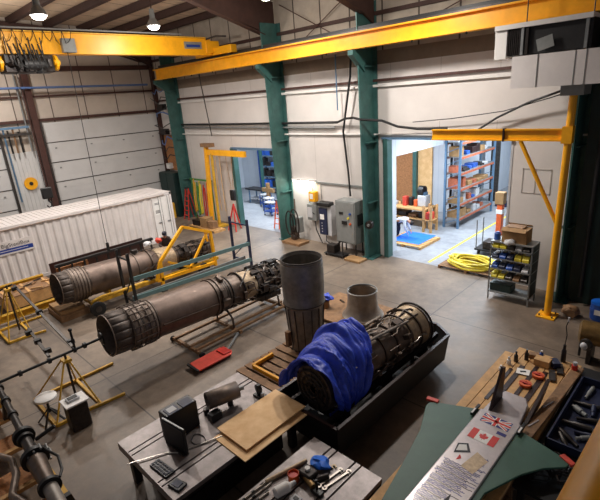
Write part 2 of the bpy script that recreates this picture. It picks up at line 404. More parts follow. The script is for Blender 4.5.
HB = [(-16.9, 5.9, 10.0, 'bright highbay lamp hanging over the left end of the yellow bridge crane'),
      (-17.7, 10.35, 10.0, 'bright highbay lamp hanging over the middle of the yellow bridge crane'),
      (-13.2, 12.3, 10.4, 'added highbay lamp, out of view, brightening the side wall by the grey cabinet'), (-8.2, 12.2, 10.4, 'added highbay lamp, out of view, brightening the floor before the wide annex opening'),  # both lamps added out of view for more light near the side wall
      (-24.5, 6.0, 10.9, 'highbay lamp above the white container')]
hb0 = highbay()
for i, (x, y, z, lb) in enumerate(HB):
    o = hb0 if i == 0 else dup(hb0)
    o.location = (x, y, z); o['label'] = lb; o['group'] = 'highbay lamps under the roof'
def annex_light(x, y, lb):
    t = thing('ceiling_light', lb, 'light', (x, y, 5.45), 'strip lights on the annex ceiling')
    MB().box(x-1.2, x+1.2, y-.15, y+.15, 5.5, 5.6).build('housing', 'white', t)
    MB().box(x-1.15, x+1.15, y-.1, y+.1, 5.46, 5.5).build('diffuser', 'glow_annex', t)
    lo = area('tube_light', t, 2.3, .4, ANNEX_POWER, (.80, .90, 1)); lo.location = (0, 0, -.02)
for x, y, lb in ((-8.4, 18.2, 'strip light just inside the wide annex opening'), (-8.2, 22.5, 'strip light over the middle of the annex aisle'), (-8.0, 28, 'strip light at the far end of the annex aisle'),
              (-13.6, 19.5, 'strip light above the timber bench'), (-19.5, 18.4, 'strip light just inside the narrow annex opening'), (-23.5, 20.5, 'strip light over the blue trolleys in the annex')):
    annex_light(x, y, lb)
# tube light on the side wall
t = thing('wall_light', 'bright fluorescent tube light mounted on the wall over the hoses and grey boxes', 'light', (-15.6, 15.9, 3.05))
MB().box(-16.25, -14.75, 15.82, 15.99, 3.06, 3.14).build('housing', 'white', t)
MB().cyl((-16.2, 15.86, 3.02), (-14.8, 15.86, 3.02), .035, n=10).build('tube', 'glow_tube', t)
lo = area('tube_light', t, 1.3, .1, WALL_TUBE_POWER, (.95, 1, .9)); lo.location = (0, -.06, -.08)
# ================================================================ shipping container
CX = -22.3
t = thing('shipping_container', 'long white corrugated shipping container in front of the overhead door', 'container', (CX-1.2, 6.4, 0))
mb = MB(); pts = []; y = .45
while y < 11.2:
    pts += [(y, 0), (y+.07, -.045), (y+.21, -.045), (y+.28, 0)]; y += .35
pts = [p for p in pts if p[0] < 11.25]+[(11.25, 0)]
b = mb.bm; lo = [b.verts.new((CX-.03+p[1], p[0], .15)) for p in pts]; hi = [b.verts.new((CX-.03+p[1], p[0], 2.5)) for p in pts]
for i in range(len(pts)-1): b.faces.new((lo[i], lo[i+1], hi[i+1], hi[i]))
mb.build('side_wall', 'cont', t, smooth=False, solid=.01)
mb = MB(); mb.box(CX-2.42, CX-2.38, .3, 12.45, .1, 2.6).box(CX-2.4, CX-.04, .3, .36, .1, 2.6); mb.build('back_wall', 'cont', t)
mb = MB()
for z in (.08, 2.55): mb.box(CX-.1, CX, .3, 12.45, z-.08, z+.08); mb.box(CX-2.44, CX-2.34, .3, 12.45, z-.08, z+.08)
for y in (.3, 12.33):
    for x in (CX-.12, CX-2.44): mb.box(x, x+.12, y, y+.12, 0, 2.6)
    for z in (0, 2.48): mb.box(CX-2.44, CX, y, y+.12, z, z+.14)
mb.build('frame', 'cont', t, bevel=.01)
mb = MB(); pts = []; y = .4
mb.box(CX-2.36, CX-.08, .35, 12.4, 2.55, 2.6)
while y < 12.2: mb.box(CX-2.3, CX-.15, y, y+.1, 2.6, 2.62); y += .22
mb.build('roof', 'cont', t)
MB().box(CX-2.38, CX-.06, .35, 12.4, .1, .16).build('floor_deck', 'wood', t)
for y0, y1 in ((11.28, 11.78), (11.81, 12.31)):
    d = MB().box(CX-.06, CX-.02, y0, y1, .17, 2.46).build('door', 'white', t, bevel=.01)
    MB().cyl((CX+.01, (y0+y1)/2+.12, .2), (CX+.01, (y0+y1)/2+.12, 2.44), .014, n=8).build('lock_rod', 'greysteel', d)
    MB().box(CX, CX+.03, (y0+y1)/2-.05, (y0+y1)/2+.14, 1.05, 1.09).build('handle', 'greysteel', d)
MB().box(CX-.02, CX-.012, 11.36, 11.72, 1.5, 2.25).build('notice', 'paper', t)
mb = MB()
for z in (2.12, 2.06, 1.72, 1.66, 1.60): mb.box(CX-.012, CX-.008, 11.4, 11.68, z, z+.03)
lit(mb.build('notice_print', 'inkblack', t), 'black printed lines on the notice')
def text(s_, name, m, parent, loc, rot, size, ext=.002):
    cu = bpy.data.curves.new(name, 'FONT'); cu.body = s_; cu.size = size; cu.extrude = ext; cu.align_x = 'LEFT'
    tmp = bpy.data.objects.new(name, cu); COL.objects.link(tmp); bpy.context.view_layer.update()
    me = bpy.data.meshes.new_from_object(tmp.evaluated_get(bpy.context.evaluated_depsgraph_get()))
    bpy.data.objects.remove(tmp)
    o = bpy.data.objects.new(name, me); COL.objects.link(o); me.materials.clear(); me.materials.append(M[m])
    o.parent = parent; o.location = Vector(loc)-Vector(parent['_o']); o.rotation_euler = rot; o['_o'] = tuple(loc); return o
RX = (PI/2, 0, PI/2)
MB().box(CX-.03, CX+.004, 2.6, 5.36, 1.42, 2.0).build('sign_panel', 'cont', t)
lit(text('BigSteelBox', 'lettering', 'inkblack', t, (CX+.01, 4.08, 1.74), RX, .235), 'black lettering reading BigSteelBox')
lit(MB().prism([(3.2, 1.5), (5.3, 1.5), (5.3, 1.68), (3.2, 1.68)], CX+.004, CX+.012, lambda p: Vector((p.z, p.x, p.y))).build('logo_stripe', 'logo', t), 'dark blue stripe under the lettering')
MB().box(CX+.012, CX+.016, 4.0, 5.1, 1.58, 1.6).build('stripe_print', 'paper', t)
MB().tube([(CX+.03, 4+i*.5, 2.52-.03*(i % 2)) for i in range(17)], .012, 6).build('rope', 'dkwood', t)

# ================================================================ cranes
t = thing('crane_runway_beam', 'long yellow crane runway beam across the tall green columns', 'beam', (-10, 14.8, 8.5))
mb = MB(); mb.box(-25.9, 6.5, 14.62, 14.98, 8.5, 8.54); mb.box(-25.9, 6.5, 14.62, 14.98, 9.02, 9.07); mb.box(-25.9, 6.5, 14.785, 14.815, 8.5, 9.07)
mb.build('beam', 'yellow', t)
MB().box(-25.9, 6.5, 14.76, 14.84, 9.07, 9.14).build('rail', 'darksteel', t)
MB().box(-25.9, 6.5, 15.0, 15.3, 9.1, 9.28).build('walkway_shadow_strip', 'black', t)  # black strip put in for the rail and walkway shadow over the beam
mb = MB()
for x in [-24+i*1.9 for i in range(16)]: mb.sph((x, 14.7, 8.46), .035)
mb.build('bolt', 'black', t)
t = thing('bridge_crane', 'yellow overhead bridge crane girder under the roof at the left', 'crane', (-20, 5, 9.3))
mb = MB(); mb.box(-20.25, -19.8, -7, 14.5, 9.2, 9.95); g = mb.build('girder', 'yellow', t, bevel=.01)
MB().box(-20.35, -19.7, -7, 14.2, 9.95, 9.99).build('top_plate', 'yellow2', g)
mb = MB().box(-21.4, -18.4, 14.62, 14.98, 9.2, 9.55).box(-20.3, -19.75, 14.2, 14.98, 9.3, 9.85)
mb.build('end_truck', 'yellow', t, bevel=.02)
for x in (-21.1, -18.7): MB().cyl((x, 14.7, 9.3), (x, 14.9, 9.3), .16, n=20).build('wheel', 'darksteel', t)
MB().tube([(-19.6, -6+i*.4, 10.06) for i in range(48)], .03, 6).build('festoon_rail', 'greysteel', t)
mb = MB()
for i in range(9): y = 4.8+i*.34; mb.tube([(-19.6, y, 10.02), (-19.55, y+.06, 9.75-.1*(i % 3)), (-19.55, y+.17, 9.62-.12*(i % 2)), (-19.55, y+.28, 9.78), (-19.6, y+.34, 10.02)], .014, 6)
mb.build('festoon_cable', 'rubber', t)
MB().box(-19.8, -19.77, 13.0, 13.95, 9.48, 9.78).build('plaque', 'grey', t)
MB().box(-19.77, -19.76, 13.1, 13.85, 9.55, 9.66).build('plaque_print', 'logo', t)
MB().tube([(-19.7, 14.2, 9.9), (-19.3, 14.5, 10.0), (-18.9, 14.8, 9.95)], .04).build('bumper_arm', 'darksteel', t)
h = thing('chain_hoist', 'dark wire hoist with yellow end plates slung under the yellow crane girder', 'hoist', (-20, 6.1, 8.7))
MB().box(-20.35, -19.6, 5.3, 7.0, 8.55, 9.16).build('housing', 'dkpipe', h, bevel=.03)
MB().cyl((-19.5, 5.9, 8.8), (-19.5, 6.6, 8.8), .22, n=20).build('drum', 'black', h)
for y in (5.15, 7.05): MB().cyl((-19.75, y, 8.88), (-19.75, y+.1, 8.88), .28, n=24).cyl((-19.6, y-.05, 8.88), (-19.6, y+.15, 8.88), .1).build('end_plate', 'yellow', h, bevel=.01)
MB().cyl((-19.9, 4.7, 8.9), (-19.9, 5.3, 8.9), .2, n=20).build('motor', 'yellow2', h, bevel=.02)
for k in range(6): MB().tube([(-19.4, 5.5+k*.2, 9.5), (-19.3, 5.6+k*.2, 8.8), (-19.3, 5.75+k*.18, 8.68), (-19.4, 5.85+k*.14, 9.3)], .03, 6).build('hose_loop', 'rubber', h)
rnd = random.Random(77)
for k in range(9): y = 5.35+k*.18; MB().obox((-19.5, y, rnd.uniform(8.6, 9.1)), (rnd.uniform(.1, .3), rnd.uniform(.1, .22), rnd.uniform(.1, .35)), rz=rnd.uniform(0, 1)).build('gear_case', ('black', 'dkpipe', 'darksteel')[k % 3], h, bevel=.02)
for k in range(4): MB().cyl((-19.65, 5.5+k*.4, 9.1), (-19.65, 5.5+k*.4, 9.75), .02).build('hanger_rod', 'black', h)
mb = MB(); mb.cyl((-19.9, 5.7, 4.25), (-19.9, 5.7, 8.8), .012, n=6); mb.build('chain', 'black', h)
hk = MB().box(-19.98, -19.82, 5.5, 5.9, 3.85, 4.3).build('hook_block', 'black', h, bevel=.04)
MB().tube([(-19.9, 5.7+.0, 3.86), (-19.9, 5.7, 3.75), (-19.9, 5.78, 3.65), (-19.9, 5.76, 3.53), (-19.9, 5.66, 3.5), (-19.9, 5.6, 3.58)], .03).build('hook', 'black', hk)
p = thing('pendant_control', 'hanging crane pendant cable with grey box on the yellow girder', 'control', (-19.7, 7.7, 1.1))
MB().box(-19.8, -19.6, 7.45, 7.95, 9.25, 9.75).build('junction_box', 'grey', p, bevel=.01)
MB().tube([(-19.65, 7.6, 9.3), (-19.66, 7.56, 6), (-19.68, 7.53, 3), (-19.7, 7.52, 1.5)], .014, 6).build('cable', 'rubber', p)
MB().box(-19.76, -19.64, 7.47, 7.58, 1.1, 1.5).build('button_box', 'black', p, bevel=.02)
# blue pipes of the end wall
one(MB().tube([(EX+.45, -3, 8.5), (EX+.45, 6, 8.48), (EX+.45, 15.3, 8.38)], .06, 10), 'water_pipe', 'bluepipe', 'long blue pipe running high across the end wall above the door', 'pipe', org=(EX+.45, 8, 8.4))

# ================================================================ jet engines (local axis along +Y at height hz)
def rings(T, name, m, prof, cx, hz, n=32, cap=False, parent=None, solid=0):
    return MB().lathe([(y, r_) for y, r_ in prof], (cx, 0, hz), (0, 1, 0), n, cap).build(name, m, parent or T, solid=solid)
def accessories(T, cx, hz, y0, y1, R_, n, seed, ms=('dkpipe', 'casing', 'pipe')):
    rnd = random.Random(seed)
    for i in range(n):
        th = rnd.uniform(0, 2*PI); a = rnd.uniform(y0, y1-.3); L = rnd.uniform(.25, 1.1); rr = R_+rnd.uniform(.03, .09)
        pts = []; th2 = th
        for k in range(6):
            yy = min(y1, a+L*k/5); th2 += rnd.choice((0, 0, .15, -.15))
            pts.append((cx+rr*math.cos(th2), yy, hz+rr*math.sin(th2)))
        MB().tube(pts, rnd.uniform(.01, .024), 6).build('fuel_pipe', ms[2] if i % 6 == 0 else ms[0] if i % 2 else ms[1], T)
    for i in range(n//2):
        th = rnd.uniform(-.6, PI+.6) if i % 2 else rnd.uniform(PI, 2*PI); yy = rnd.uniform(y0+.1, y1-.1); rr = R_+.06
        MB().obox((cx+rr*math.cos(th), yy, hz+rr*math.sin(th)), (rnd.uniform(.08, .2), rnd.uniform(.08, .3), rnd.uniform(.1, .26)), ry=-th).build('accessory_box', ms[0], T)
def nozzle(T, cx, hz, y0, L, r0, r1, n=20, dark='nozzle'):
    mb = MB()
    for i in range(n):
        a0 = 2*PI*i/n; a1 = a0+2*PI/n*.95
        mb.lathe([(0, r0), (L*.5, (r0+r1)/2+.01), (L, r1)], (cx, y0, hz), (0, 1, 0), 3, False, a0, a1)
    mb.build('nozzle_flap', dark, T, solid=.012)
    rings(T, 'nozzle_liner', 'nozzle', [(y0+.02, r0-.05), (y0+L, r1-.06), (y0+L*2.6, r1-.1)], cx, hz, solid=.01)
    MB().lathe([(0, .0), (.35, r1*.25), (.4, r1-.12)], (cx, y0+L*2.2, hz), (0, 1, 0), 24, False).build('flame_holder', 'dkpipe', T, solid=.01)
    mb = MB(); mb.torus((cx, y0, hz), (0, 1, 0), r0+.004, .017, 48, 6); mb.build('nozzle_lip', 'ribbed', T)
    mb = MB()
    for rr in (.18, .32): mb.torus((cx, y0+L*1.6, hz), (0, 1, 0), rr, .02, 24, 6)
    mb.build('spray_ring', 'casing', T)
def clamp(mb, cx, hz, y, r_, w_=.05, t_=.03):
    mb.lathe([(y-w_/2, r_), (y-w_/2, r_+t_), (y+w_/2, r_+t_), (y+w_/2, r_)], (cx, 0, hz), (0, 1, 0), 32, False)

# foreground engine
ax, az = -11.33, 1.4
A = thing('jet_engine', 'long brown jet engine in the foreground on a low tubular cradle', 'engine', (ax, 3.95, 0), 'jet engines on stands')
nozzle(A, ax, az, 3.8, .52, .56, .57, 16)
rings(A, 'nozzle_shroud', 'ribbed', [(4.28, .56), (4.34, .6), (4.55, .6), (4.6, .575), (4.75, .575), (4.8, .6), (4.98, .6), (5.04, .57)], ax, az)
mb = MB()
for i in range(5): clamp(mb, ax, az, 4.34+i*.15, .6, .03, .02)
for i in range(20):
    a = 2*PI*i/20; mb.tube([(ax+.63*math.cos(a), 4.32, az+.63*math.sin(a)), (ax+.61*math.cos(a+.06), 4.98, az+.61*math.sin(a+.06))], .016, 6)
mb.build('actuator_ring', 'casing', A)
rings(A, 'afterburner_duct', 'duct', [(5.04, .565), (5.9, .575), (6.9, .57), (7.05, .56)], ax, az)
mb = MB()
for y in (5.06, 7.05, 7.2): clamp(mb, ax, az, y, .56, .05, .04)
mb.box(ax+.5, ax+.62, 5.15, 7.0, az-.03, az+.0)
mb.build('clamp_band', 'casing', A)
rings(A, 'turbine_casing', 'casing', [(7.05, .56), (7.2, .56), (7.6, .52), (7.62, .49), (8.1, .47), (8.15, .5)], ax, az)
for y in (7.28, 7.36, 7.44, 7.52, 7.64, 8.12):
    mb = MB(); clamp(mb, ax, az, y, .5, .03, .05); mb.build('turbine_flange', 'darksteel', A)
rings(A, 'combustor_band', 'gold', [(8.15, .47), (8.2, .5), (8.65, .48), (8.7, .46)], ax, az)
rings(A, 'compressor_casing', 'casing', [(8.7, .46), (9.0, .42), (9.7, .41), (9.75, .46), (9.9, .47), (10.1, .46), (10.12, .1)], ax, az)
for y in (8.7, 8.95, 9.2, 9.45, 9.7, 9.88, 10.05):
    mb = MB(); clamp(mb, ax, az, y, .43, .03, .05); mb.build('compressor_flange', 'darksteel', A)
accessories(A, ax, az, 8.5, 10.05, .45, 60, 3); accessories(A, ax, az, 7.1, 8.5, .5, 22, 8, ('casing', 'casing', 'dkpipe'))
MB().obox((ax+.15, 9.3, az-.52), (.5, .9, .22)).obox((ax-.1, 8.95, az-.5), (.4, .3, .3)).cyl((ax+.3, 9.0, az-.5), (ax+.3, 9.3, az-.5), .13).build('gearbox', 'dkpipe', A, bevel=.03)
mb = MB(); mb.tube([(ax+.56*math.cos(a), 9.82, az+.56*math.sin(a)) for a in [i*PI/10-.5 for i in range(13)]], .025, 8); mb.build('lifting_yoke', 'pipe', A)
A.rotation_euler = (-math.radians(2.8), 0, 0); A.location.y -= .08
# the low tubular cradle it stands on
t = thing('engine_cradle', 'low grey tubular cradle trolley under the foreground jet engine', 'stand', (-11.3, 8, 0))
for y in (5.95, 7.5, 9.6):
    MB().beam((-11.95, y, .12), (-10.5, y, .12), .08, .1).build('cross_bar', 'dkwood', t)
for x in (-11.75, -10.95, -10.62): MB().beam((x, 5.9, .2), (x, 9.7, .2), .07, .07).build('side_rail', 'dkwood', t)
for y in (7.5, 9.5):
    MB().tube([(-11.75, y, .15), (-11.72, y, .5), (-11.5, y, .68), (-11.1, y, .68), (-10.9, y, .5), (-10.85, y, .15)], .035).build('saddle', 'casing', t)
for x in (-12.0, -10.4):
    for y in (5.95, 9.6): MB().cyl((x-.03, y, .09), (x+.03, y, .09), .09, n=16).build('caster', 'rubber', t)
MB().beam((-10.55, 7.4, .12), (-9.9, 6.4, .1), .05, .05).build('tow_bar', 'greysteel', t)

# rear engine
ax, az = -16.7, 1.2
Bn = thing('jet_engine', 'rear brown jet engine beside the white container, with a pale band round its middle', 'engine', (ax, 4.4, 0), 'jet engines on stands')
nozzle(Bn, ax, az, 4.4, .42, .56, .57, 16)
rings(Bn, 'nozzle_shroud', 'ribbed', [(4.75, .57), (4.82, .61), (5.3, .61), (5.38, .57)], ax, az)
mb = MB()
for i in range(5): clamp(mb, ax, az, 4.84+i*.11, .61, .03, .02)
mb.build('actuator_ring', 'casing', Bn)
rings(Bn, 'afterburner_duct', 'duct', [(5.38, .57), (6.4, .57), (7.3, .56), (7.35, .5)], ax, az)
for y in (5.4, 7.3, 7.9):
    mb = MB(); clamp(mb, ax, az, y, .55, .05, .04); mb.build('clamp_band', 'casing', Bn)
rings(Bn, 'turbine_casing', 'duct', [(7.35, .5), (7.5, .53), (8.15, .53), (8.2, .5)], ax, az)
rings(Bn, 'pale_band', 'gold', [(8.2, .5), (8.22, .53), (8.95, .49), (9.02, .47)], ax, az)
rings(Bn, 'compressor_casing', 'casing', [(9.0, .44), (9.3, .36), (10.6, .36), (10.65, .42), (10.95, .42), (11.0, .1)], ax, az)
for y in (9.2, 9.5, 9.8, 10.1, 10.4, 10.9):
    mb = MB(); clamp(mb, ax, az, y, .37, .03, .05); mb.build('compressor_flange', 'darksteel', Bn)
accessories(Bn, ax, az, 9.1, 11.0, .36, 60, 5); accessories(Bn, ax, az, 7.3, 8.3, .56, 12, 6, ('dkpipe', 'dkpipe', 'dkpipe'))
MB().obox((ax, 9.7, az-.5), (.5, .9, .22)).build('gearbox', 'dkpipe', Bn, bevel=.03)
Bn.rotation_euler = (-math.radians(2.8), 0, math.radians(1.8)); Bn.location += Vector((0, -.15, -.02))
# its yellow trailer
t = thing('engine_trailer', 'yellow wheeled trailer frame under the rear jet engine', 'trailer', (-16.5, 7.5, 0))
for x in (-17.7, -16.4):
    MB().beam((x, 5.2, .36), (x, 11.0, .36), .1, .12).build('side_rail', 'yellow2', t)
for y in (5.3, 7.9, 10.9): MB().beam((-17.7, y, .32), (-16.4, y, .32), .1, .1).build('cross_member', 'yellow2', t)
mb = MB(); mb.tube([(-16.2, 5.2, .5), (-16.0, 5.5, .65), (-15.8, 6.0, .7), (-15.8, 7.0, .7), (-16.2, 7.4, .5)], .06); mb.build('fender_tube', 'yellow2', t)
for x, y in ((-15.95, 5.25), (-15.95, 9.9), (-17.85, 5.25), (-17.85, 9.9)):
    wb = MB().lathe([(0, .12), (0, .22), (.02, .27), (.12, .27), (.14, .22), (.14, .12)], (x-.07, y, .27), (1, 0, 0), 24, True).build('wheel', 'rubber', t)
    MB().cyl((x-.08, y, .27), (x+.08, y, .27), .11, n=16).build('hub', 'darksteel', wb)
    MB().cyl((x+(.1 if x < -17 else -.5), y, .27), (x+(.5 if x < -17 else -.1), y, .27), .04).build('axle', 'darksteel', t)
t.rotation_euler = (0, 0, .02)
for y in (6.0, 9.6): MB().prism([(-17.65, .4), (-16.45, .4), (-16.5, .72), (-16.7, .52), (-17.3, .48), (-17.6, .72)], y-.05, y+.05, lambda p: Vector((p.x, p.z, p.y))).build('saddle', 'yellow2', t)
# yellow tubular guard frame beside it
t = thing('lifting_frame', 'bright yellow tubular lifting frame round the far end of the rear engine', 'frame', (-15.6, 10.0, 0))
def bar(name, p0, p1, w_=.09, m='yellow'): return MB().beam(p0, p1, w_, w_).build(name, m, t)
Q = [(7.7, .5), (7.95, 1.22), (9.16, 2.35), (10.44, 1.8), (10.5, .12)]
for p_, q_ in zip(Q[:-1], Q[1:]): bar('bar', (-15.95, p_[0], p_[1]), (-15.95, q_[0], q_[1]), .11)
bar('bar', (-15.95, 9.2, .5), (-15.95, 10.3, 1.85), .08); bar('bar', (-15.95, 7.7, .5), (-15.95, 10.5, .4), .12); bar('bar', (-15.95, 7.9, .06), (-15.95, 7.95, 1.2), .12); bar('bar', (-15.95, 9.6, .4), (-15.95, 8.3, 1.1), .08)
bar('bar', (-15.95, 10.44, 1.8), (-16.35, 10.44, 1.8), .08); bar('bar', (-16.35, 10.44, 1.8), (-16.35, 10.5, 1.3), .08)
for x, y in ((-15.95, 10.5), (-15.95, 7.9)): MB().box(x-.12, x+.12, y-.12, y+.12, 0, .1).build('foot', 'darksteel', t)
# green pallet rack between the engines
t = thing('pallet_rack', 'low blue-green pallet rack frame between the two long engines', 'rack', (-15.2, 9, 0))
def frame(y, x0, x1, m, h):
    for x in (x0, x1): MB().beam((x, y, 0), (x, y, h), .09, .09).build('upright', m, t)
    MB().beam((x0, y, .35), (x1, y, 1.3), .035).build('brace', m, t); MB().beam((x0, y, h-.25), (x1, y, h-.25), .05).build('cross_bar', m, t); MB().beam((x0, y, .3), (x1, y, .3), .05).build('cross_bar', m, t)
frame(11.6, -16.05, -14.85, 'navy', 2.2)
frame(6.35, -15.95, -15.1, 'black', 2.2)
for z in (1.15, .42):
    MB().beam((-15.3, 6.35, z), (-14.82, 11.6, z), .05, .16).build('load_beam', 'rackbeam', t)
    if z < 1: MB().beam((-15.4, 6.35, z), (-15.25, 11.6, z), .05, .16).build('load_beam', 'greysteel', t)
t['label'] = 'low pallet rack with blue-grey beams between the two long engines'

# ================================================================ engine on the black tub stand, with tarpaulin
t = thing('tub_stand', 'black tub shaped rolling stand under the tarpaulin-covered engine', 'stand', (-5.5, 7.5, 0))
x0, x1, y0, y1 = -6.45, -4.7, 5.25, 10.05
mb = MB(); mb.bm
def ring_(xa, xb, ya, yb, z): return [(xa, ya, z), (xb, ya, z), (xb, yb-.35, z), (xb-.5, yb, z), (xa, yb, z)]
o_ = [mb.bm.verts.new(p) for p in ring_(x0, x1, y0, y1, .95)]; i_ = [mb.bm.verts.new(p) for p in ring_(x0+.05, x1-.05, y0+.05, y1-.1, .3)]
for k in range(5): mb.bm.faces.new((o_[k], o_[(k+1) % 5], i_[(k+1) % 5], i_[k]))
mb.bm.faces.new(i_); mb.build('tub', 'black', t, solid=.03, smooth=False)
P = ring_(x0, x1, y0, y1, .97); mb = MB()
for k in range(5): mb.beam(P[k], P[(k+1) % 5], .07, .05)
mb.build('rim', 'fin', t)
for x in (x1-.35, x0+.35): MB().beam((x, y0+.1, .86), (x, y1-.3, .86), .08, .12).build('rail', 'dkpipe', t)
for y in (6.0, 7.6, 9.2): MB().prism([(x0+.3, .4), (x1-.3, .4), (x1-.35, .84), (-5.3, .66), (-5.9, .66), (x0+.35, .84)], y-.05, y+.05, lambda p: Vector((p.x, p.z, p.y))).build('saddle', 'black', t)
for x in (x0+.4, x1-.4):
    for y in (y0+.5, y1-.6):
        MB().cyl((x-.04, y, .14), (x+.04, y, .14), .14, n=18).build('caster', 'greysteel', t)
        MB().box(x-.08, x+.08, y-.08, y+.08, .22, .38).build('caster_fork', 'dkpipe', t)
ax, az = -5.6, 1.3
Cn = thing('jet_engine', 'short jet engine core on the black tub stand, partly under a blue tarpaulin', 'engine', (ax, 5.6, 0), 'jet engines on stands')
rings(Cn, 'front_casing', 'casing', [(5.6, .1), (5.58, .3), (5.6, .5), (5.7, .52), (6.3, .5)], ax, az)
mb = MB()
for rr in (.18, .3, .42): mb.torus((ax, 5.56, az), (0, 1, 0), rr, .022, 24, 6)
for i in range(12): a = PI*i/6; mb.beam((ax+.1*math.cos(a), 5.56, az+.1*math.sin(a)), (ax+.48*math.cos(a), 5.56, az+.48*math.sin(a)), .02)
mb.build('inlet_vane', 'dkpipe', Cn)
rings(Cn, 'compressor_casing', 'ribbed', [(6.3, .5), (6.35, .44), (7.2, .4), (7.25, .43), (8.0, .42), (8.6, .44)], ax, az)
rings(Cn, 'turbine_casing', 'gold', [(8.6, .44), (8.7, .48), (9.2, .5), (9.25, .53), (9.4, .53), (9.42, .45), (9.3, .2)], ax, az)
for y in (6.4, 6.8, 7.2, 7.6, 8.1, 8.6, 9.0, 9.35):
    mb = MB(); clamp(mb, ax, az, y, .43 if y < 8.6 else .5, .035, .045); mb.build('casing_flange', 'casing', Cn)
accessories(Cn, ax, az, 6.3, 9.2, .45, 75, 9, ('casing', 'ribbed', 'pipe'))
mb = MB(); mb.torus((ax, 9.42, az), (0, 1, 0), .56, .03, 32, 8); mb.build('end_ring', 'dkpipe', Cn)
mb = MB(); mb.tube([(ax-.45, 6.4, az+.3), (ax-.5, 7.4, az+.32), (ax-.45, 8.6, az+.36)], .04).tube([(ax+.2, 6.8, az+.5), (ax+.22, 7.6, az+.48), (ax+.3, 8.7, az+.45)], .035); mb.build('bleed_duct', 'pipe', Cn)
Cn.rotation_euler = (0, 0, -math.radians(3)); Cn.scale = (1, .94, 1)
# tarpaulin
def lerp_tab(tab, x):
    for (a, p), (b, q) in zip(tab[:-1], tab[1:]):
        if x <= b: return p+(q-p)*max(0, (x-a)/(b-a))
    return tab[-1][1]
YS = [(-1.3, 5.85), (-.6, 5.75), (0, 5.62), (1.0, 5.5), (1.9, 5.42), (2.6, 5.35), (3.3, 5.3)]
YE = [(-1.3, 6.35), (-.6, 6.5), (0, 6.75), (1.0, 7.15), (1.9, 7.3), (2.6, 6.9), (3.3, 6.3)]
def tarp(u_, v_):
    a = -1.3 + u_*4.6
    ys, ye = lerp_tab(YS, a), lerp_tab(YE, a)
    y = ys+(ye-ys)*v_
    w1 = noise.noise(Vector((u_*2.2, v_*5.5, 4.2))); w2 = noise.noise(Vector((u_*4+v_*5, v_*9-u_*3, 9.2))); w3 = noise.noise(Vector((u_*9, v_*7, 2.0)))
    fold = math.sin(v_*17+w1*7+u_*3)
    rr = .63 + .016*math.sin(v_*55+w2*16+u_*14)*(.5+w1) + .045*fold + .10*w1 + .07*w2 + .03*w3 + .26*math.exp(-((a-2.1)/.6)**2)*math.exp(-((v_-.72)/.33)**2)
    if a < 0: rr += -a*.08
    if a > 2.5: rr += (a-2.5)*.10
    y += .10*noise.noise(Vector((u_*5, 3.3, v_*3)))
    return Vector((-5.62+rr*math.cos(a), y, 1.3+rr*1.04*math.sin(a)))
mb = MB().grid(tarp, 140, 110)
one(mb, 'tarpaulin', 'blue', 'crumpled blue tarpaulin draped over the near end of the engine on the black stand', 'tarpaulin', solid=.012)
# ================================================================ vertical duct, bellmouth, pallets
def pallet(x0, x1, y0, y1, name, label, m='wood', n=7, z=0, along='y'):
    t = thing(name, label, 'pallet', ((x0+x1)/2, (y0+y1)/2, z))
    for k in range(3):
        if along == 'y': xx = x0+.05+(x1-x0-.1)*k/2; MB().box(xx-.05, xx+.05, y0, y1, z, z+.1).build('runner', m, t)
        else: yy = y0+.05+(y1-y0-.1)*k/2; MB().box(x0, x1, yy-.05, yy+.05, z, z+.1).build('runner', m, t)
    for k in range(n):
        if along == 'y': yy = y0+(y1-y0)*k/n; MB().box(x0, x1, yy+.01, yy+(y1-y0)/n*.8, z+.1, z+.125).build('deck_board', m, t)
        else: xx = x0+(x1-x0)*k/n; MB().box(xx+.01, xx+(x1-x0)/n*.8, y0, y1, z+.1, z+.125).build('deck_board', m, t)
    return t
pallet(-8.95, -7.1, 6.05, 8.95, 'wooden_pallet', 'tan slatted wooden pallet under the tall vertical metal duct', 'dkwood', 10)
t = thing('afterburner_pipe', 'tall dark weathered metal duct standing upright beside the tarpaulin', 'duct', (-8.3, 8.2, .13))
cx, cy = -8.3, 8.2
MB().lathe([(0, .46), (.08, .47), (.6, .49), (1.35, .53), (1.38, .56)], (cx, cy, .13), (0, 0, 1), 36, False).build('lower_duct', 'stack', t, solid=.02)
MB().lathe([(1.38, .56), (1.42, .585), (1.46, .585), (1.5, .565), (2.0, .585), (2.55, .585), (2.62, .56), (2.66, .575), (2.7, .565)], (cx, cy, .13), (0, 0, 1), 36, False).build('upper_duct', 'stack', t, solid=.02)
mb = MB()
for k in range(14):
    a = 2*PI*k/14; mb.box(0, 0, 0, 0, 0, 0) if False else mb.beam((cx+.475*math.cos(a), cy+.475*math.sin(a), .2), (cx+.555*math.cos(a), cy+.555*math.sin(a), 1.45), .02, .02)
mb.build('seam_rib', 'darksteel', t)
mb = MB(); mb.torus((cx, cy, 1.55), (0, 0, 1), .585, .02, 36, 6); mb.build('clamp_band', 'darksteel', t)
mb = MB(); mb.torus((cx, cy, 2.83), (0, 0, 1), .57, .018, 36, 6); mb.build('top_rim', 'darksteel', t)
mb = MB(); mb.box(cx-.25, cx-.12, cy-.62, cy-.5, .3, .75); mb.build('bracket', 'dkwood', t)
t = thing('angle_frame', 'yellow steel angle frame lying on the slatted pallet in front of the tall duct', 'frame', (-8.2, 6.7, .13))
MB().beam((-8.66, 7.15, .19), (-8.66, 6.42, .19), .07, .1).build('bar', 'yellow', t)
MB().beam((-8.66, 6.42, .19), (-7.5, 6.42, .19), .07, .1).build('bar', 'yellow', t)
t = thing('board_skid', 'low brown board skid under the flared metal bellmouth', 'skid', (-8.3, 10.6, 0))
MB().box(-9.9, -7.05, 9.7, 11.6, .1, .13).build('board', 'dkwood', t)
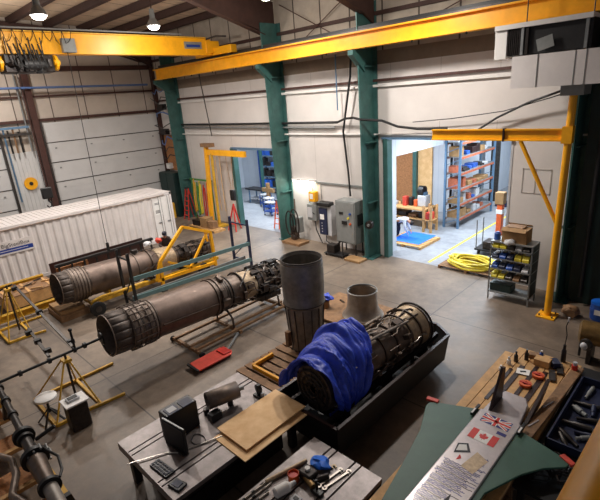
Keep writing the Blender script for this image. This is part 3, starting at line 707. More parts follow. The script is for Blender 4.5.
for y in (9.8, 10.6, 11.45): MB().box(-9.9, -7.05, y-.05, y+.05, 0, .1).build('runner', 'dkwood', t)
t = thing('bellmouth', 'flared light grey metal bellmouth standing on a brown board behind the tub stand', 'duct', (-8.14, 10.67, .13))
MB().lathe([(0, .66), (.03, .66), (.1, .58), (.3, .5), (.5, .47), (.82, .46), (.84, .48), (.88, .48)], (-8.14, 10.67, .13), (0, 0, 1), 40, False).build('cone', 'cone', t, solid=.02)
mb = MB(); mb.torus((-8.14, 10.67, 1.0), (0, 0, 1), .47, .02, 36, 6); mb.build('rim', 'greysteel', t)
one(MB().cyl((-9.45, 10.35, .13), (-9.45, 10.35, .4), .13, n=16), 'small_drum', 'dkwood', 'small brown can on the brown board, left of the bellmouth', 'can')
def rag(name, m, label, c, s, seed, cat='rag', sz=.4):
    mb = MB(); mb.sph(c, s, 1.2, 1, sz, 20)
    for v in mb.bm.verts: v.co += Vector((noise.noise(v.co*7+Vector((seed, 0, 0))), noise.noise(v.co*7+Vector((0, seed, 0))), .6*noise.noise(v.co*9+Vector((0, 0, seed)))))*s*.6
    return one(mb, name, m, label, cat)
rag('rag', 'blue', 'blue rag on the small brown can beside the bellmouth', (-9.45, 10.4, .5), .2, 3)
one(MB().beam((-9.1, 10.9, .2), (-8.75, 10.3, .62), .05, .05), 'steel_bar', 'darksteel', 'dark bar leaning against the left side of the bellmouth', 'bar')
t = thing('creeper_board', 'red mechanic creeper lying on the floor below the foreground engine', 'creeper', (-10.0, 6.0, 0))
MB().prism([(-10.28, 5.45), (-9.75, 5.4), (-9.72, 6.5), (-9.85, 6.62), (-10.15, 6.62), (-10.3, 6.5)], .09, .13).build('board', 'redmat', t, bevel=.01)
MB().box(-10.2, -9.82, 6.3, 6.58, .13, .17).build('headrest', 'red', t, bevel=.02)
for x in (-10.2, -9.82):
    for y in (5.5, 6.5): MB().cyl((x-.015, y, .045), (x+.015, y, .045), .045, n=12).build('caster', 'rubber', t)
MB().box(-10.3, -9.75, 5.36, 5.42, .08, .14).build('end_cap', 'black', t)

# ================================================================ cast iron tables
def iron_table(x0, x1, y0, y1, label, rz=0):
    t = thing('surface_table', label, 'table', ((x0+x1)/2, (y0+y1)/2, 0), 'cast iron slotted tables')
    slots = [x0+.42, x0+.55, x1-.55, x1-.42]; xs = [x0]
    for s_ in slots: xs += [s_-.018, s_+.018]
    xs.append(x1); mb = MB()
    for a, b in zip(xs[0::2], xs[1::2]): mb.box(a, b, y0, y1, .86, .95)
    mb.build('tabletop', 'castiron', t, smooth=False)
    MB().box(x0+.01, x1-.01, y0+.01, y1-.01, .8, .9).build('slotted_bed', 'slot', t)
    MB().box(x0, x1, y0-.015, y0, .78, .95).build('end_plate', 'castiron', t)
    mb = MB()
    for k in range(5): y = y0+.2+(y1-y0-.4)*k/4; mb.box(x0+.1, x1-.1, y-.03, y+.03, .55, .8)
    mb.build('rib', 'black', t)
    for x in (x0+.1, x1-.24):
        for y in (y0+.08, y1-.22): MB().box(x, x+.14, y, y+.14, 0, .8).build('leg', 'black', t)
    MB().box(x0+.25, x1-.25, y0+.35, y1-.35, .04, .5).build('pedestal_box', 'black', t)
    return t
iron_table(-7.78, -5.72, 2.36, 5.3, 'large grey slotted iron table carrying the plywood and black case')
iron_table(-4.93, -3.42, 1.8, 4.86, 'smaller grey slotted iron table covered with hand tools, nearest the camera')
TZ = .95
one(MB().box(-6.4, -5.45, 3.62, 5.28, TZ, TZ+.02), 'plywood_sheet', 'ply', 'lower plywood sheet, sticking out under the other on the large iron table', 'plywood', 'plywood sheets on the iron table')
one(MB().box(-6.5, -5.6, 3.78, 5.34, TZ+.055, TZ+.08), 'plywood_sheet', 'ply', 'upper plywood sheet lying on top of the other on the large iron table', 'plywood', 'plywood sheets on the iron table')
for y in (3.9, 5.1): one(MB().box(-6.3, -5.7, y-.04, y+.04, TZ+.02, TZ+.055), 'timber_spacer', 'wood', 'thin timber spacer between the two plywood sheets, %s end' % ('near' if y < 4.5 else 'far'), 'timber')
t = thing('equipment_case', 'open upright black equipment case standing on the large iron table', 'case', (-6.9, 3.3, TZ))
MB().box(-7.25, -6.93, 3.02, 3.68, TZ, TZ+.58).build('body', 'blackgloss', t, bevel=.02)
for y in (3.08, 3.38): MB().box(-7.16, -6.93, y, y+.24, TZ+.58, TZ+.595).build('top_panel', 'navy', t)
MB().box(-7.14, -6.98, 3.12, 3.28, TZ+.595, TZ+.6).build('display', 'ltgrey', t)
MB().obox((-6.72, 3.02, TZ+.27), (.62, .07, .54), rz=.12).build('lid', 'blackgloss', t, bevel=.015)
MB().beam((-7.02, 2.98, TZ+.55), (-6.42, 3.06, TZ+.55), .03, .03).build('lid_edge', 'greysteel', t)
MB().obox((-6.62, 3.02, TZ+.03), (.35, .12, .06)).build('foot_block', 'dkpipe', t)
k = thing('keypad', 'black keypad lying flat near the left corner of the large iron table', 'keypad', (-6.48, 2.57, TZ))
MB().obox((-6.48, 2.57, TZ+.02), (.5, .2, .04), rz=.08).build('case', 'blackgloss', k, bevel=.01)
for i in range(7):
    for j in range(3): MB().obox((-6.68+i*.066, 2.5+j*.055+i*.005, TZ+.045), (.045, .035, .012), rz=.08).build('key', 'navy', k)
t = thing('handset', 'dark rounded handset lying at the near corner of the large iron table', 'handset', (-5.95, 2.55, TZ))
MB().obox((-5.95, 2.55, TZ+.02), (.28, .2, .04), rz=.2).build('body', 'blackgloss', t, bevel=.015); MB().obox((-5.95, 2.55, TZ+.045), (.16, .12, .012), rz=.2).build('screen', 'navy', t)
one(MB().tube([(-7.06, 2.2, TZ+.03), (-6.75, 2.83, TZ+.02), (-6.6, 2.95, TZ+.02), (-6.3, 3.75, TZ+.02)], .012, 6), 'thin_rod', 'pipe', 'thin bright rod lying across the left end of the large iron table', 'rod')
mb = MB(); mb.tube([(-6.6+.16*math.cos(a)*(1+.2*math.sin(3*a)), 3.4+.12*math.sin(a), TZ+.012) for a in [i*.45 for i in range(22)]], .008, 5)
one(mb, 'cable_coil', 'rubber', 'thin black cable curled on the large iron table beside the black case', 'cable')
t = thing('pipe_section', 'short grey metal pipe section lying on a black block on the large iron table', 'pipe', (-7.0, 4.2, TZ))
MB().lathe([(0, .17), (.68, .17)], (-7.08, 3.98, TZ+.3), (.28, 1, 0), 28, False).build('barrel', 'ribbed', t, solid=.015)
MB().lathe([(0, .05), (.1, .05)], (-6.88, 4.66, TZ+.3), (.28, 1, 0), 16).build('stub', 'greysteel', t)
MB().cyl((-7.1, 3.95, TZ), (-7.1, 3.95, TZ+.14), .06).cyl((-6.95, 4.45, TZ), (-6.95, 4.45, TZ+.14), .06).build('cradle_post', 'darksteel', t)
MB().box(-6.92, -6.75, 3.85, 4.1, TZ, TZ+.17).build('support_block', 'blackgloss', t, bevel=.01)
t = thing('angle_grinder', 'small black clamp fixture with a grey base at the far end of the iron table', 'fixture', (-6.66, 5.02, TZ))
MB().box(-6.8, -6.52, 4.94, 5.12, TZ, TZ+.05).build('base', 'blackgloss', t, bevel=.01)
MB().lathe([(0, .1), (.08, .1)], (-6.7, 4.99, TZ+.19), (.2, 1, 0), 20).build('wheel', 'blackgloss', t)
MB().box(-6.7, -6.63, 4.97, 5.07, TZ+.05, TZ+.3).build('bracket', 'black', t, bevel=.01); MB().cyl((-6.58, 5.03, TZ+.05), (-6.58, 5.03, TZ+.13), .04).build('knob', 'ltgrey', t)
t.name = 'clamp_fixture'

# things on the smaller table
t = thing('can', 'open orange can with red contents on the smaller iron table', 'can', (-4.52, 3.9, TZ))
MB().lathe([(0, .09), (.14, .09), (.145, .095)], (-4.52, 3.9, TZ), (0, 0, 1), 24, False).build('tin', 'orange', t, solid=.006); MB().cyl((-4.52, 3.9, TZ), (-4.52, 3.9, TZ+.11), .085, n=24).build('paint', 'red', t)
t = thing('bottle', 'white plastic bottle lying on the smaller iron table beside the orange can', 'bottle', (-4.4, 3.62, TZ))
MB().lathe([(0, .07), (.02, .09), (.24, .09), (.3, .04), (.34, .04)], (-4.5, 3.45, TZ+.09), (.25, 1, 0), 20).build('body', 'white', t); MB().lathe([(0, .035), (.05, .035)], (-4.42, 3.78, TZ+.09), (.25, 1, 0), 14).build('cap', 'ltgrey', t)
rag('rag', 'bluesheet', 'crumpled light blue rag on the smaller iron table', (-4.38, 4.42, TZ+.06), .15, 7, sz=.45)
t = thing('bench_vise', 'dark brass and steel fitting with a round white cap on the smaller iron table', 'fitting', (-4.35, 4.08, TZ)); t.name = 'pump_fitting'
MB().box(-4.5, -4.22, 3.98, 4.2, TZ, TZ+.16).build('body', 'dkpipe', t, bevel=.03); MB().cyl((-4.38, 4.1, TZ+.16), (-4.38, 4.1, TZ+.2), .045).build('cap', 'white', t)
MB().cyl((-4.36, 4.02, TZ+.08), (-4.12, 3.95, TZ+.08), .05).build('port', 'brass', t); MB().cyl((-4.2, 4.12, TZ+.05), (-4.1, 4.3, TZ+.05), .05).build('port', 'dkpipe', t)
def wrench(x, y, a, L, m, lb, r_=.018):
    t = thing('wrench', lb, 'wrench', (x, y, TZ)); d = Vector((math.cos(a), math.sin(a), 0)); p = Vector((x, y, TZ+.02)); q = p+d*L
    MB().beam(p, q, r_*2, r_).build('handle', m, t)
    for e, s_ in ((p, -1), (q, 1)):
        MB().lathe([(-.012, .02), (-.012, .045), (.012, .045), (.012, .02)], e+d*.03*s_, (0, 0, 1), 14, False, a+PI*(0 if s_ < 0 else 1)+.5, a+PI*(0 if s_ < 0 else 1)+5.8).build('jaw', m, t)
    return t
wrench(-4.1, 4.1, 1.45, .42, 'pipe', 'long bright open spanner left of its pair on the smaller iron table'); wrench(-4.0, 4.12, 1.4, .46, 'pipe', 'long bright open spanner right of its pair on the smaller iron table')
wrench(-4.32, 4.35, .9, .2, 'gold', 'short brass-coloured spanner behind the dark fitting on the smaller iron table')
t = thing('ratchet', 'black clamp with upright handle on the smaller iron table', 'clamp', (-4.03, 3.98, TZ)); t.name = 'screw_clamp'
MB().box(-4.15, -3.93, 3.9, 4.0, TZ, TZ+.06).build('base', 'blackgloss', t, bevel=.01); MB().cyl((-4.06, 3.97, TZ+.06), (-4.06, 3.97, TZ+.25), .02).build('screw', 'black', t); MB().cyl((-4.13, 3.97, TZ+.2), (-3.99, 3.97, TZ+.2), .012).build('handle', 'black', t)
one(MB().cyl((-4.83, 3.55, TZ+.04), (-4.62, 4.32, TZ+.04), .035, n=12), 'wooden_dowel', 'gold', 'tan rod lying along the left side of the smaller iron table', 'rod')
for i, (x, y, L, lb) in enumerate(((-4.86, 2.95, .62, 'outer dark steel rod at the left edge of the smaller iron table'), (-4.78, 2.9, .7, 'middle dark steel rod at the left edge of the smaller iron table'), (-4.68, 2.9, .55, 'inner dark steel rod at the left edge of the smaller iron table'))):
    t = thing('steel_rod', lb, 'rod', (x, y, TZ), 'steel rods on the smaller iron table')
    MB().cyl((x, y, TZ+.02), (x+.03, y+L, TZ+.02), .018, n=10).build('shaft', 'pipe', t)
    for k in range(3): MB().cyl((x+.01, y+.1+k*.2, TZ+.022), (x+.013, y+.16+k*.2, TZ+.022), .022, n=10).build('collar', 'black', t)
t = thing('micrometer', 'small pale gauge block beside the white bottle on the smaller iron table', 'gauge', (-4.2, 3.62, TZ))
MB().box(-4.28, -4.12, 3.55, 3.7, TZ, TZ+.05).build('body', 'ltgrey', t, bevel=.01); MB().box(-4.24, -4.16, 3.6, 3.66, TZ+.05, TZ+.06).build('dial', 'black', t)
t.name = 'gauge_block'
one(MB().box(-3.9, -3.72, 3.2, 3.6, TZ, TZ+.03), 'steel_plate', 'darksteel', 'dark flat steel plate on the near right part of the smaller iron table', 'plate')

# ================================================================ timber bench with the delta wing model
t = thing('work_bench', 'long timber-topped work bench under the green delta wing model', 'bench', (-2.7, 7, 0))
for k in range(8): x = -3.34+k*.19; MB().box(x, x+.175, 3.2+(.0 if k else .0), 10.2-(.35 if k in (0, 5) else 0), .88, .95).build('top_plank', 'wood', t)
MB().box(-3.3, -1.85, 3.3, 9.8, .78, .88).build('apron', 'dkwood', t)
for x in (-3.25, -2.05):
    for y in (3.4, 6.5, 9.5): MB().box(x, x+.12, y, y+.12, 0, .8).build('leg', 'dkwood', t)
MB().box(-3.2, -1.95, 3.6, 9.5, .2, .24).build('shelf', 'dkwood', t)
for i, (x0, x1, y0, y1, lb) in enumerate(((-3.0, -2.93, 7.85, 9.2, 'leftmost'), (-2.86, -2.76, 7.8, 9.45, 'second from left'), (-2.6, -2.52, 8.0, 9.6, 'second from right'), (-2.4, -2.3, 7.9, 9.5, 'rightmost'))):
    one(MB().box(x0, x1, y0, y1, .95, .965), 'metal_strip', 'fin', 'dark narrow metal strip on the timber bench behind the wing, %s of four' % lb, 'strip', 'dark strips on the bench')
W = thing('delta_wing_model', 'large dark green delta wing aircraft model with a signed silver fuselage on the timber bench', 'model aircraft', (-2.45, 6, .95))
cxw = -2.46
def T_(p): return Vector((p.x, p.y, p.z))
L_ = [(-2.85, 7.32), (-3.62, 6.98), (-3.70, 6.9), (-3.70, 6.78), (-3.45, 6.12), (-3.28, 5.3), (-3.12, 4.4), (-3.02, 3.6), (-2.85, 3.0)]
R_ = [(-2.1, 7.2), (-2.1, 3.0), (-1.95, 3.4), (-1.98, 4.6), (-2.0, 5.5), (-1.72, 6.2), (-1.5, 6.55), (-1.24, 6.8), (-1.2, 6.95)]
a = MB(); a.prism(L_, 1.05, 1.09); lit(a.build('wing', 'wing', W, smooth=False, bevel=.01), 'left green wing')
a = MB(); a.prism(R_, 1.05, 1.09); lit(a.build('wing', 'wing', W, smooth=False, bevel=.01), 'right green wing')
for p, q in ((-3.68, 6.95), (-1.26, 6.9)):
    MB().obox((p, q+.06, 1.09), (.24, .1, .05), rz=.12 if p < -2 else -.5).build('wing_tip', 'redmat', W, bevel=.01)
fu = MB().box(-2.85, -2.1, 2.9, 7.32, .96, 1.12).build('fuselage', 'alu', W, bevel=.02)
MB().prism([(-2.82, 7.3), (-2.13, 7.3), (-2.2, 7.95), (-2.3, 8.15), (-2.7, 8.15), (-2.78, 7.95)], .99, 1.1).build('tail_fairing', 'alu', W, bevel=.02)
for x0, x1 in ((-2.72, -2.67), (-2.12, -2.06)):
    MB().prism([(7.35, 1.08), (7.9, 1.0), (7.97, 1.76), (7.85, 1.8)] if x0 < -2.5 else [(7.35, 1.0), (8.15, 1.0), (8.75, 1.3), (8.6, 1.32)], x0, x1, lambda p: Vector((p.z, p.x, p.y))).build('tail_fin', 'fin', W)
for x in (-2.9, -2.06): MB().obox((x, 7.2, 1.13), (.05, .34, .05)).build('strap', 'blackgloss', W, bevel=.005); MB().obox((x, 7.12, 1.16), (.03, .16, .012)).build('strap_tag', 'paper', W)
# flags, drawn as thin plates on the fuselage
Z0 = 1.1215
def plate(name, m, poly, z=Z0, h=.0015, lb=None):
    o = MB().prism(poly, z, z+h).build(name, m, fu, smooth=False)
    if lb: lit(o, lb)
    return o
def rect(x0, x1, y0, y1): return [(x0, y0), (x1, y0), (x1, y1), (x0, y1)]
ux0, ux1, uy0, uy1 = -2.72, -2.22, 6.98, 7.24
plate('flag_field', 'flagblue', rect(ux0, ux1, uy0, uy1), lb='blue field of the Union flag')
def diag(m, wd, z):
    mb = MB()
    for (xa, ya, xb, yb) in ((ux0, uy0, ux1, uy1), (ux0, uy1, ux1, uy0)):
        d = Vector((xb-xa, yb-ya)).normalized(); n_ = Vector((-d.y, d.x))*wd/2; k_ = .03
        xa_, ya_, xb_, yb_ = xa+d.x*k_, ya+d.y*k_, xb-d.x*k_, yb-d.y*k_
        mb.prism([(xa_-n_.x, ya_-n_.y), (xb_-n_.x, yb_-n_.y), (xb_+n_.x, yb_+n_.y), (xa_+n_.x, ya_+n_.y)], z, z+.001)
    return mb.build('flag_saltire', m, fu, smooth=False)
lit(diag('paper', .06, Z0+.0015), 'white diagonal cross'); lit(diag('flagred', .025, Z0+.0025), 'red diagonal cross')
mx_, my_ = (ux0+ux1)/2, (uy0+uy1)/2
for m, wd, z in (('paper', .085, Z0+.0035), ('flagred', .05, Z0+.0045)):
    mb = MB(); mb.prism(rect(ux0, ux1, my_-wd/2, my_+wd/2), z, z+.0008); mb.prism(rect(mx_-wd/2, mx_+wd/2, uy0, uy1), z, z+.0008)
    lit(mb.build('flag_cross', m, fu, smooth=False), ('white' if m == 'paper' else 'red')+' upright cross')
c0x, c1x, c0y, c1y = -2.72, -2.26, 6.46, 6.74
plate('flag_field', 'paper', rect(c0x, c1x, c0y, c1y), lb='white field of the Canadian flag')
for x in (c0x, c1x-.115): plate('flag_bar', 'flagred', rect(x, x+.115, c0y, c1y), Z0+.0015, .001, 'red bar')
leaf = [(0, -1), (.06, -.45), (.55, -.55), (.45, -.35), (.95, .05), (.8, .15), (.9, .5), (.6, .42), (.52, .55), (.25, .3), (.35, .8), (.18, .72), (0, 1)]
leaf = leaf+[(-x, y) for x, y in leaf[-2:0:-1]]
plate('maple_leaf', 'flagred', [((c0x+c1x)/2+x*.085, (c0y+c1y)/2+y*.11) for x, y in leaf], Z0+.0015, .001, 'red maple leaf')
plate('blue_patch', 'flagblue', rect(-2.36, -2.2, 6.82, 6.9))
# small pennant drawing and the signatures
plate('pennant', 'inkblack', [(-2.72, 5.95), (-2.5, 6.12), (-2.62, 6.3), (-2.76, 6.2)]); plate('pennant_paper', 'paper', [(-2.71, 6.02), (-2.56, 6.13), (-2.63, 6.25), (-2.73, 6.18)], Z0+.0015, .001)
plate('pennant_tip', 'flagred', [(-2.62, 5.82), (-2.56, 5.9), (-2.62, 5.98)], Z0+.0015)
plate('arrow_emblem', 'inkblack', [(-2.42, 4.85), (-2.36, 5.15), (-2.3, 4.85), (-2.36, 4.92)], Z0+.002); plate('arrow_emblem', 'flagred', [(-2.42, 4.7), (-2.36, 4.9), (-2.28, 4.68), (-2.36, 4.75)], Z0+.003)
plate('gold_wash', 'gold', [(-2.5, 5.75), (-2.28, 5.7), (-2.2, 6.1), (-2.42, 6.2)], Z0, .001)
rnd = random.Random(4)
for k in range(90):                                                     # rows of handwriting across the fuselage
    y = 3.2+k*.034
    if y > 6.15: break
    x = -2.8+rnd.uniform(0, .06); mb = MB(); segs = 0
    while x < -2.16:
        wl = rnd.uniform(.06, .2)
        if x+wl > -2.13 or (-2.46 < x < -2.24 and 4.65 < y < 5.2) or (-2.8 < x < -2.44 and y > 5.75): x += wl; continue
        pts = []; m_ = max(4, int(wl/.012))
        for i in range(m_+1): pts.append((x+wl*i/m_, y+rnd.uniform(-.012, .012)+.006*math.sin(i*2), Z0+.002))
        if segs: pts.insert(0, last)
        last = pts[-1]
        for p, q in zip(pts[:-1], pts[1:]):
            if (Vector(q)-Vector(p)).length < 1e-6: continue
            d = Vector((q[0]-p[0], q[1]-p[1])).normalized(); n_ = Vector((-d.y, d.x))*.0065
            mb.prism([(p[0]-n_.x, p[1]-n_.y), (q[0]-n_.x, q[1]-n_.y), (q[0]+n_.x, q[1]+n_.y), (p[0]+n_.x, p[1]+n_.y)], Z0, Z0+.0008)
        segs += 1; x += wl+rnd.uniform(.008, .025)
    if segs: tag_ = mb.build('signature_line', 'ink' if k % 4 else 'inkblack', fu, smooth=False)
# bench clutter
for x, y, lb in ((-2.52, 8.76, 'left round orange-red clamp lying on the timber bench'), (-2.42, 9.22, 'right round orange-red clamp lying on the timber bench')):
    t = thing('band_clamp', lb, 'clamp', (x, y, .97), 'round orange-red clamps on the bench')
    MB().lathe([(0, .06), (0, .12), (.05, .12), (.05, .06)], (x, y, .97), (0, 0, 1), 24, False).build('ring', 'orange', t); MB().box(x-.12, x+.1, y-.02, y+.02, .98, 1.03).build('screw', 'red', t)
t = thing('card', 'white card with a black mark on the timber bench', 'card', (-2.72, 9.2, .97)); MB().obox((-2.72, 9.2, .975), (.26, .22, .006), rz=.2).build('sheet', 'paper', t); MB().obox((-2.72, 9.2, .98), (.12, .05, .004), rz=.6).build('mark', 'inkblack', t)
for i, (x, y, z, s_, m, lb) in enumerate(((-2.5, 9.75, .95, (.32, .22, .16), 'wood', 'largest pine block at the far end of the timber bench'), (-2.75, 9.95, .95, (.2, .16, .1), 'dkwood', 'small brown block at the far left corner of the timber bench'), (-2.28, 9.85, .95, (.16, .24, .14), 'navy', 'dark blue box at the far end of the timber bench'))):
    one(MB().obox((x, y, z+s_[2]/2), s_, rz=.3*i), 'wood_block' if i < 2 else 'small_box', m, lb, 'block' if i < 2 else 'box', bevel=.01)
for x, y, m, m2, h_, lb in ((-3.08, 9.35, 'white', 'ltgrey', .15, 'white bottle'), (-3.0, 9.55, 'darksteel', 'black', .22, 'dark grey bottle'), (-2.84, 9.75, 'dkpipe', 'greysteel', .24, 'tall black bottle'), (-3.12, 9.0, 'ltgrey', 'paper', .1, 'short pale jar'), (-2.62, 10.05, 'bluepaint', 'white', .14, 'blue tin')):
    t = thing('bottle', lb+' standing at the far left end of the timber bench', 'bottle', (x, y, .95), 'bottles and tins on the timber bench')
    MB().lathe([(0, .045), (h_*.7, .045), (h_*.85, .02), (h_, .02)], (x, y, .95), (0, 0, 1), 14).build('body', m, t); MB().cyl((x, y, .95+h_), (x, y, .98+h_), .024, n=12).build('cap', m2, t)
for x, y, lb in ((-2.2, 9.4, 'nearer'), (-2.15, 9.75, 'farther')): one(MB().obox((x, y, .98), (.12, .4, .05), rz=.3), 'file_tool', 'darksteel', lb+' flat dark file at the right edge of the timber bench', 'file')
# black hand tool standing at the far end with its wire
t = thing('test_probe', 'tall black handled probe with thin wire antenna at the timber bench end', 'probe', (-2.2, 10.15, .95))
MB().lathe([(0, .05), (.05, .055), (.28, .05), (.32, .03), (.42, .03)], (-2.2, 10.15, .95), (0, 0, 1), 16).build('handle', 'blackgloss', t)
MB().tube([(-2.2, 10.15, 1.36), (-2.19, 10.18, 1.6), (-2.23, 10.2, 1.8), (-2.2, 10.22, 1.95)], .01, 6).build('wire', 'black', t)
MB().cyl((-2.2, 10.22, 1.92), (-2.2, 10.22, 2.02), .02, n=10).build('tip', 'ltgrey', t)
# right-hand bench with tool trays
t = thing('tool_bench', 'low dark bench carrying the blue tool tray, at the right edge', 'bench', (-1.4, 8.3, 0))
MB().box(-1.83, -.7, 6.2, 10.4, .76, .82).build('top', 'black', t)
for x in (-1.78, -.85):
    for y in (6.3, 10.2): MB().box(x, x+.1, y, y+.1, 0, .76).build('leg', 'black', t)
t = thing('plank', 'long worn timber plank along the left side of the blue tool tray', 'plank', (-1.95, 8.4, .95))
MB().obox((-1.93, 8.35, 1.0), (.2, 3.3, .05), rz=-.05).build('board', 'dkwood', t, bevel=.01)
t = thing('tool_tray', 'dark blue tray full of tools at the right of the timber bench', 'tray', (-1.25, 8.6, .82))
x0, x1, y0, y1 = -1.72, -.8, 7.4, 9.75
MB().box(x0, x1, y0, y1, .82, .84).build('base', 'navy', t)
for a, b, c_, d in ((x0, x0+.03, y0, y1), (x1-.03, x1, y0, y1), (x0, x1, y0, y0+.03), (x0, x1, y1-.03, y1)): MB().box(a, b, c_, d, .82, 1.0).build('side', 'navy', t)
rnd = random.Random(21)
names = [('impact_driver', 'darksteel'), ('socket_bit', 'dkpipe'), ('pipe_fitting', 'grey'), ('hand_tool', 'navy'), ('steel_fitting', 'darksteel')]
for i in range(14):
    nm, m = names[i % 5]; x = rnd.uniform(x0+.15, x1-.15); y = y0+.15+(y1-y0-.3)*(i+.5)/14; a_ = rnd.uniform(0, PI)
    t = thing(nm, '%s %s lying in the blue tool tray, %s' % ({'darksteel': 'dark', 'dkpipe': 'black', 'grey': 'grey', 'navy': 'navy'}[m], nm.replace('_', ' '), ORD[i]+' from its near end'), 'tool', (x, y, .84), '%s pieces in the tray' % nm.replace('_', ' ')+'')
    d = Vector((math.cos(a_), math.sin(a_), 0)); L = rnd.uniform(.12, .24); r_ = rnd.uniform(.035, .06); c_ = Vector((x, y, .84+r_+.0))
    MB().lathe([(-L, r_*.7), (-L*.3, r_*.7), (-.2*L, r_), (L, r_)], c_, d, 12).build('barrel', m, t); MB().lathe([(0, r_*.5), (.06, r_*.5)], c_+d*L, d, 10).build('end', 'pipe', t)
t = thing('cable_heap', 'tangled black cables heaped between the wing and the blue tool tray', 'cable', (-1.5, 6.9, .82))
for k in range(7):
    ph = rnd.uniform(0, 6); c_ = Vector((rnd.uniform(-1.6, -1.2), rnd.uniform(6.6, 7.1), .86+.02*k))
    MB().tube([c_+Vector(((.14+.05*math.sin(2*a+ph))*math.cos(a), (.2+.05*math.cos(3*a))*math.sin(a), .02*math.sin(2*a+k))) for a in [i*.3 for i in range(22)]], .014, 6).build('cable_loop', 'rubber' if k % 3 else 'darksteel', t)
one(MB().box(-1.35, -.8, 9.85, 10.35, .82, .98), 'storage_box', 'yellow', 'yellow box at the far right corner of the tool bench', 'box', bevel=.02)
t = thing('spray_can', 'small red and silver spray gun at the far end of the plank beside the tray', 'tool', (-1.9, 9.85, 1.03))
MB().cyl((-1.9, 9.85, 1.025), (-1.9, 9.85, 1.13), .06).build('body', 'red', t); MB().cyl((-1.9, 9.85, 1.13), (-1.9, 9.85, 1.2), .04).build('cap', 'ltgrey', t)
for y, lb in ((7.6, 'near'), (8.3, 'far')): one(MB().obox((-1.95+(8.35-y)*-.05, y, 1.033), (.025, .3, .015), rz=-.3), 'steel_rule', 'alu', lb+' bright steel rule lying on the worn plank', 'ruler')

# ================================================================ yellow guard rail beside the camera
t = thing('guard_rail', 'thick yellow guard rail pipe crossing the lower right corner of the view', 'rail', (-.05, 1, 5.2))
MB().cyl((-.145, -1.0, 6.02), (-.055, 2.9, 6.06), .088, n=28).build('top_rail', 'yellow', t)
MB().cyl((.05, 2.8, 5.2), (-.045, 2.85, 6.04), .05).build('post', 'yellow', t)
MB().cyl((.05, -.9, 5.2), (-.13, -.9, 6.0), .05).build('post', 'yellow', t)
struct(MB().box(.0, 3, -2, 3.2, 5.05, 5.2).build('floor_mezzanine', 'greysteel'))
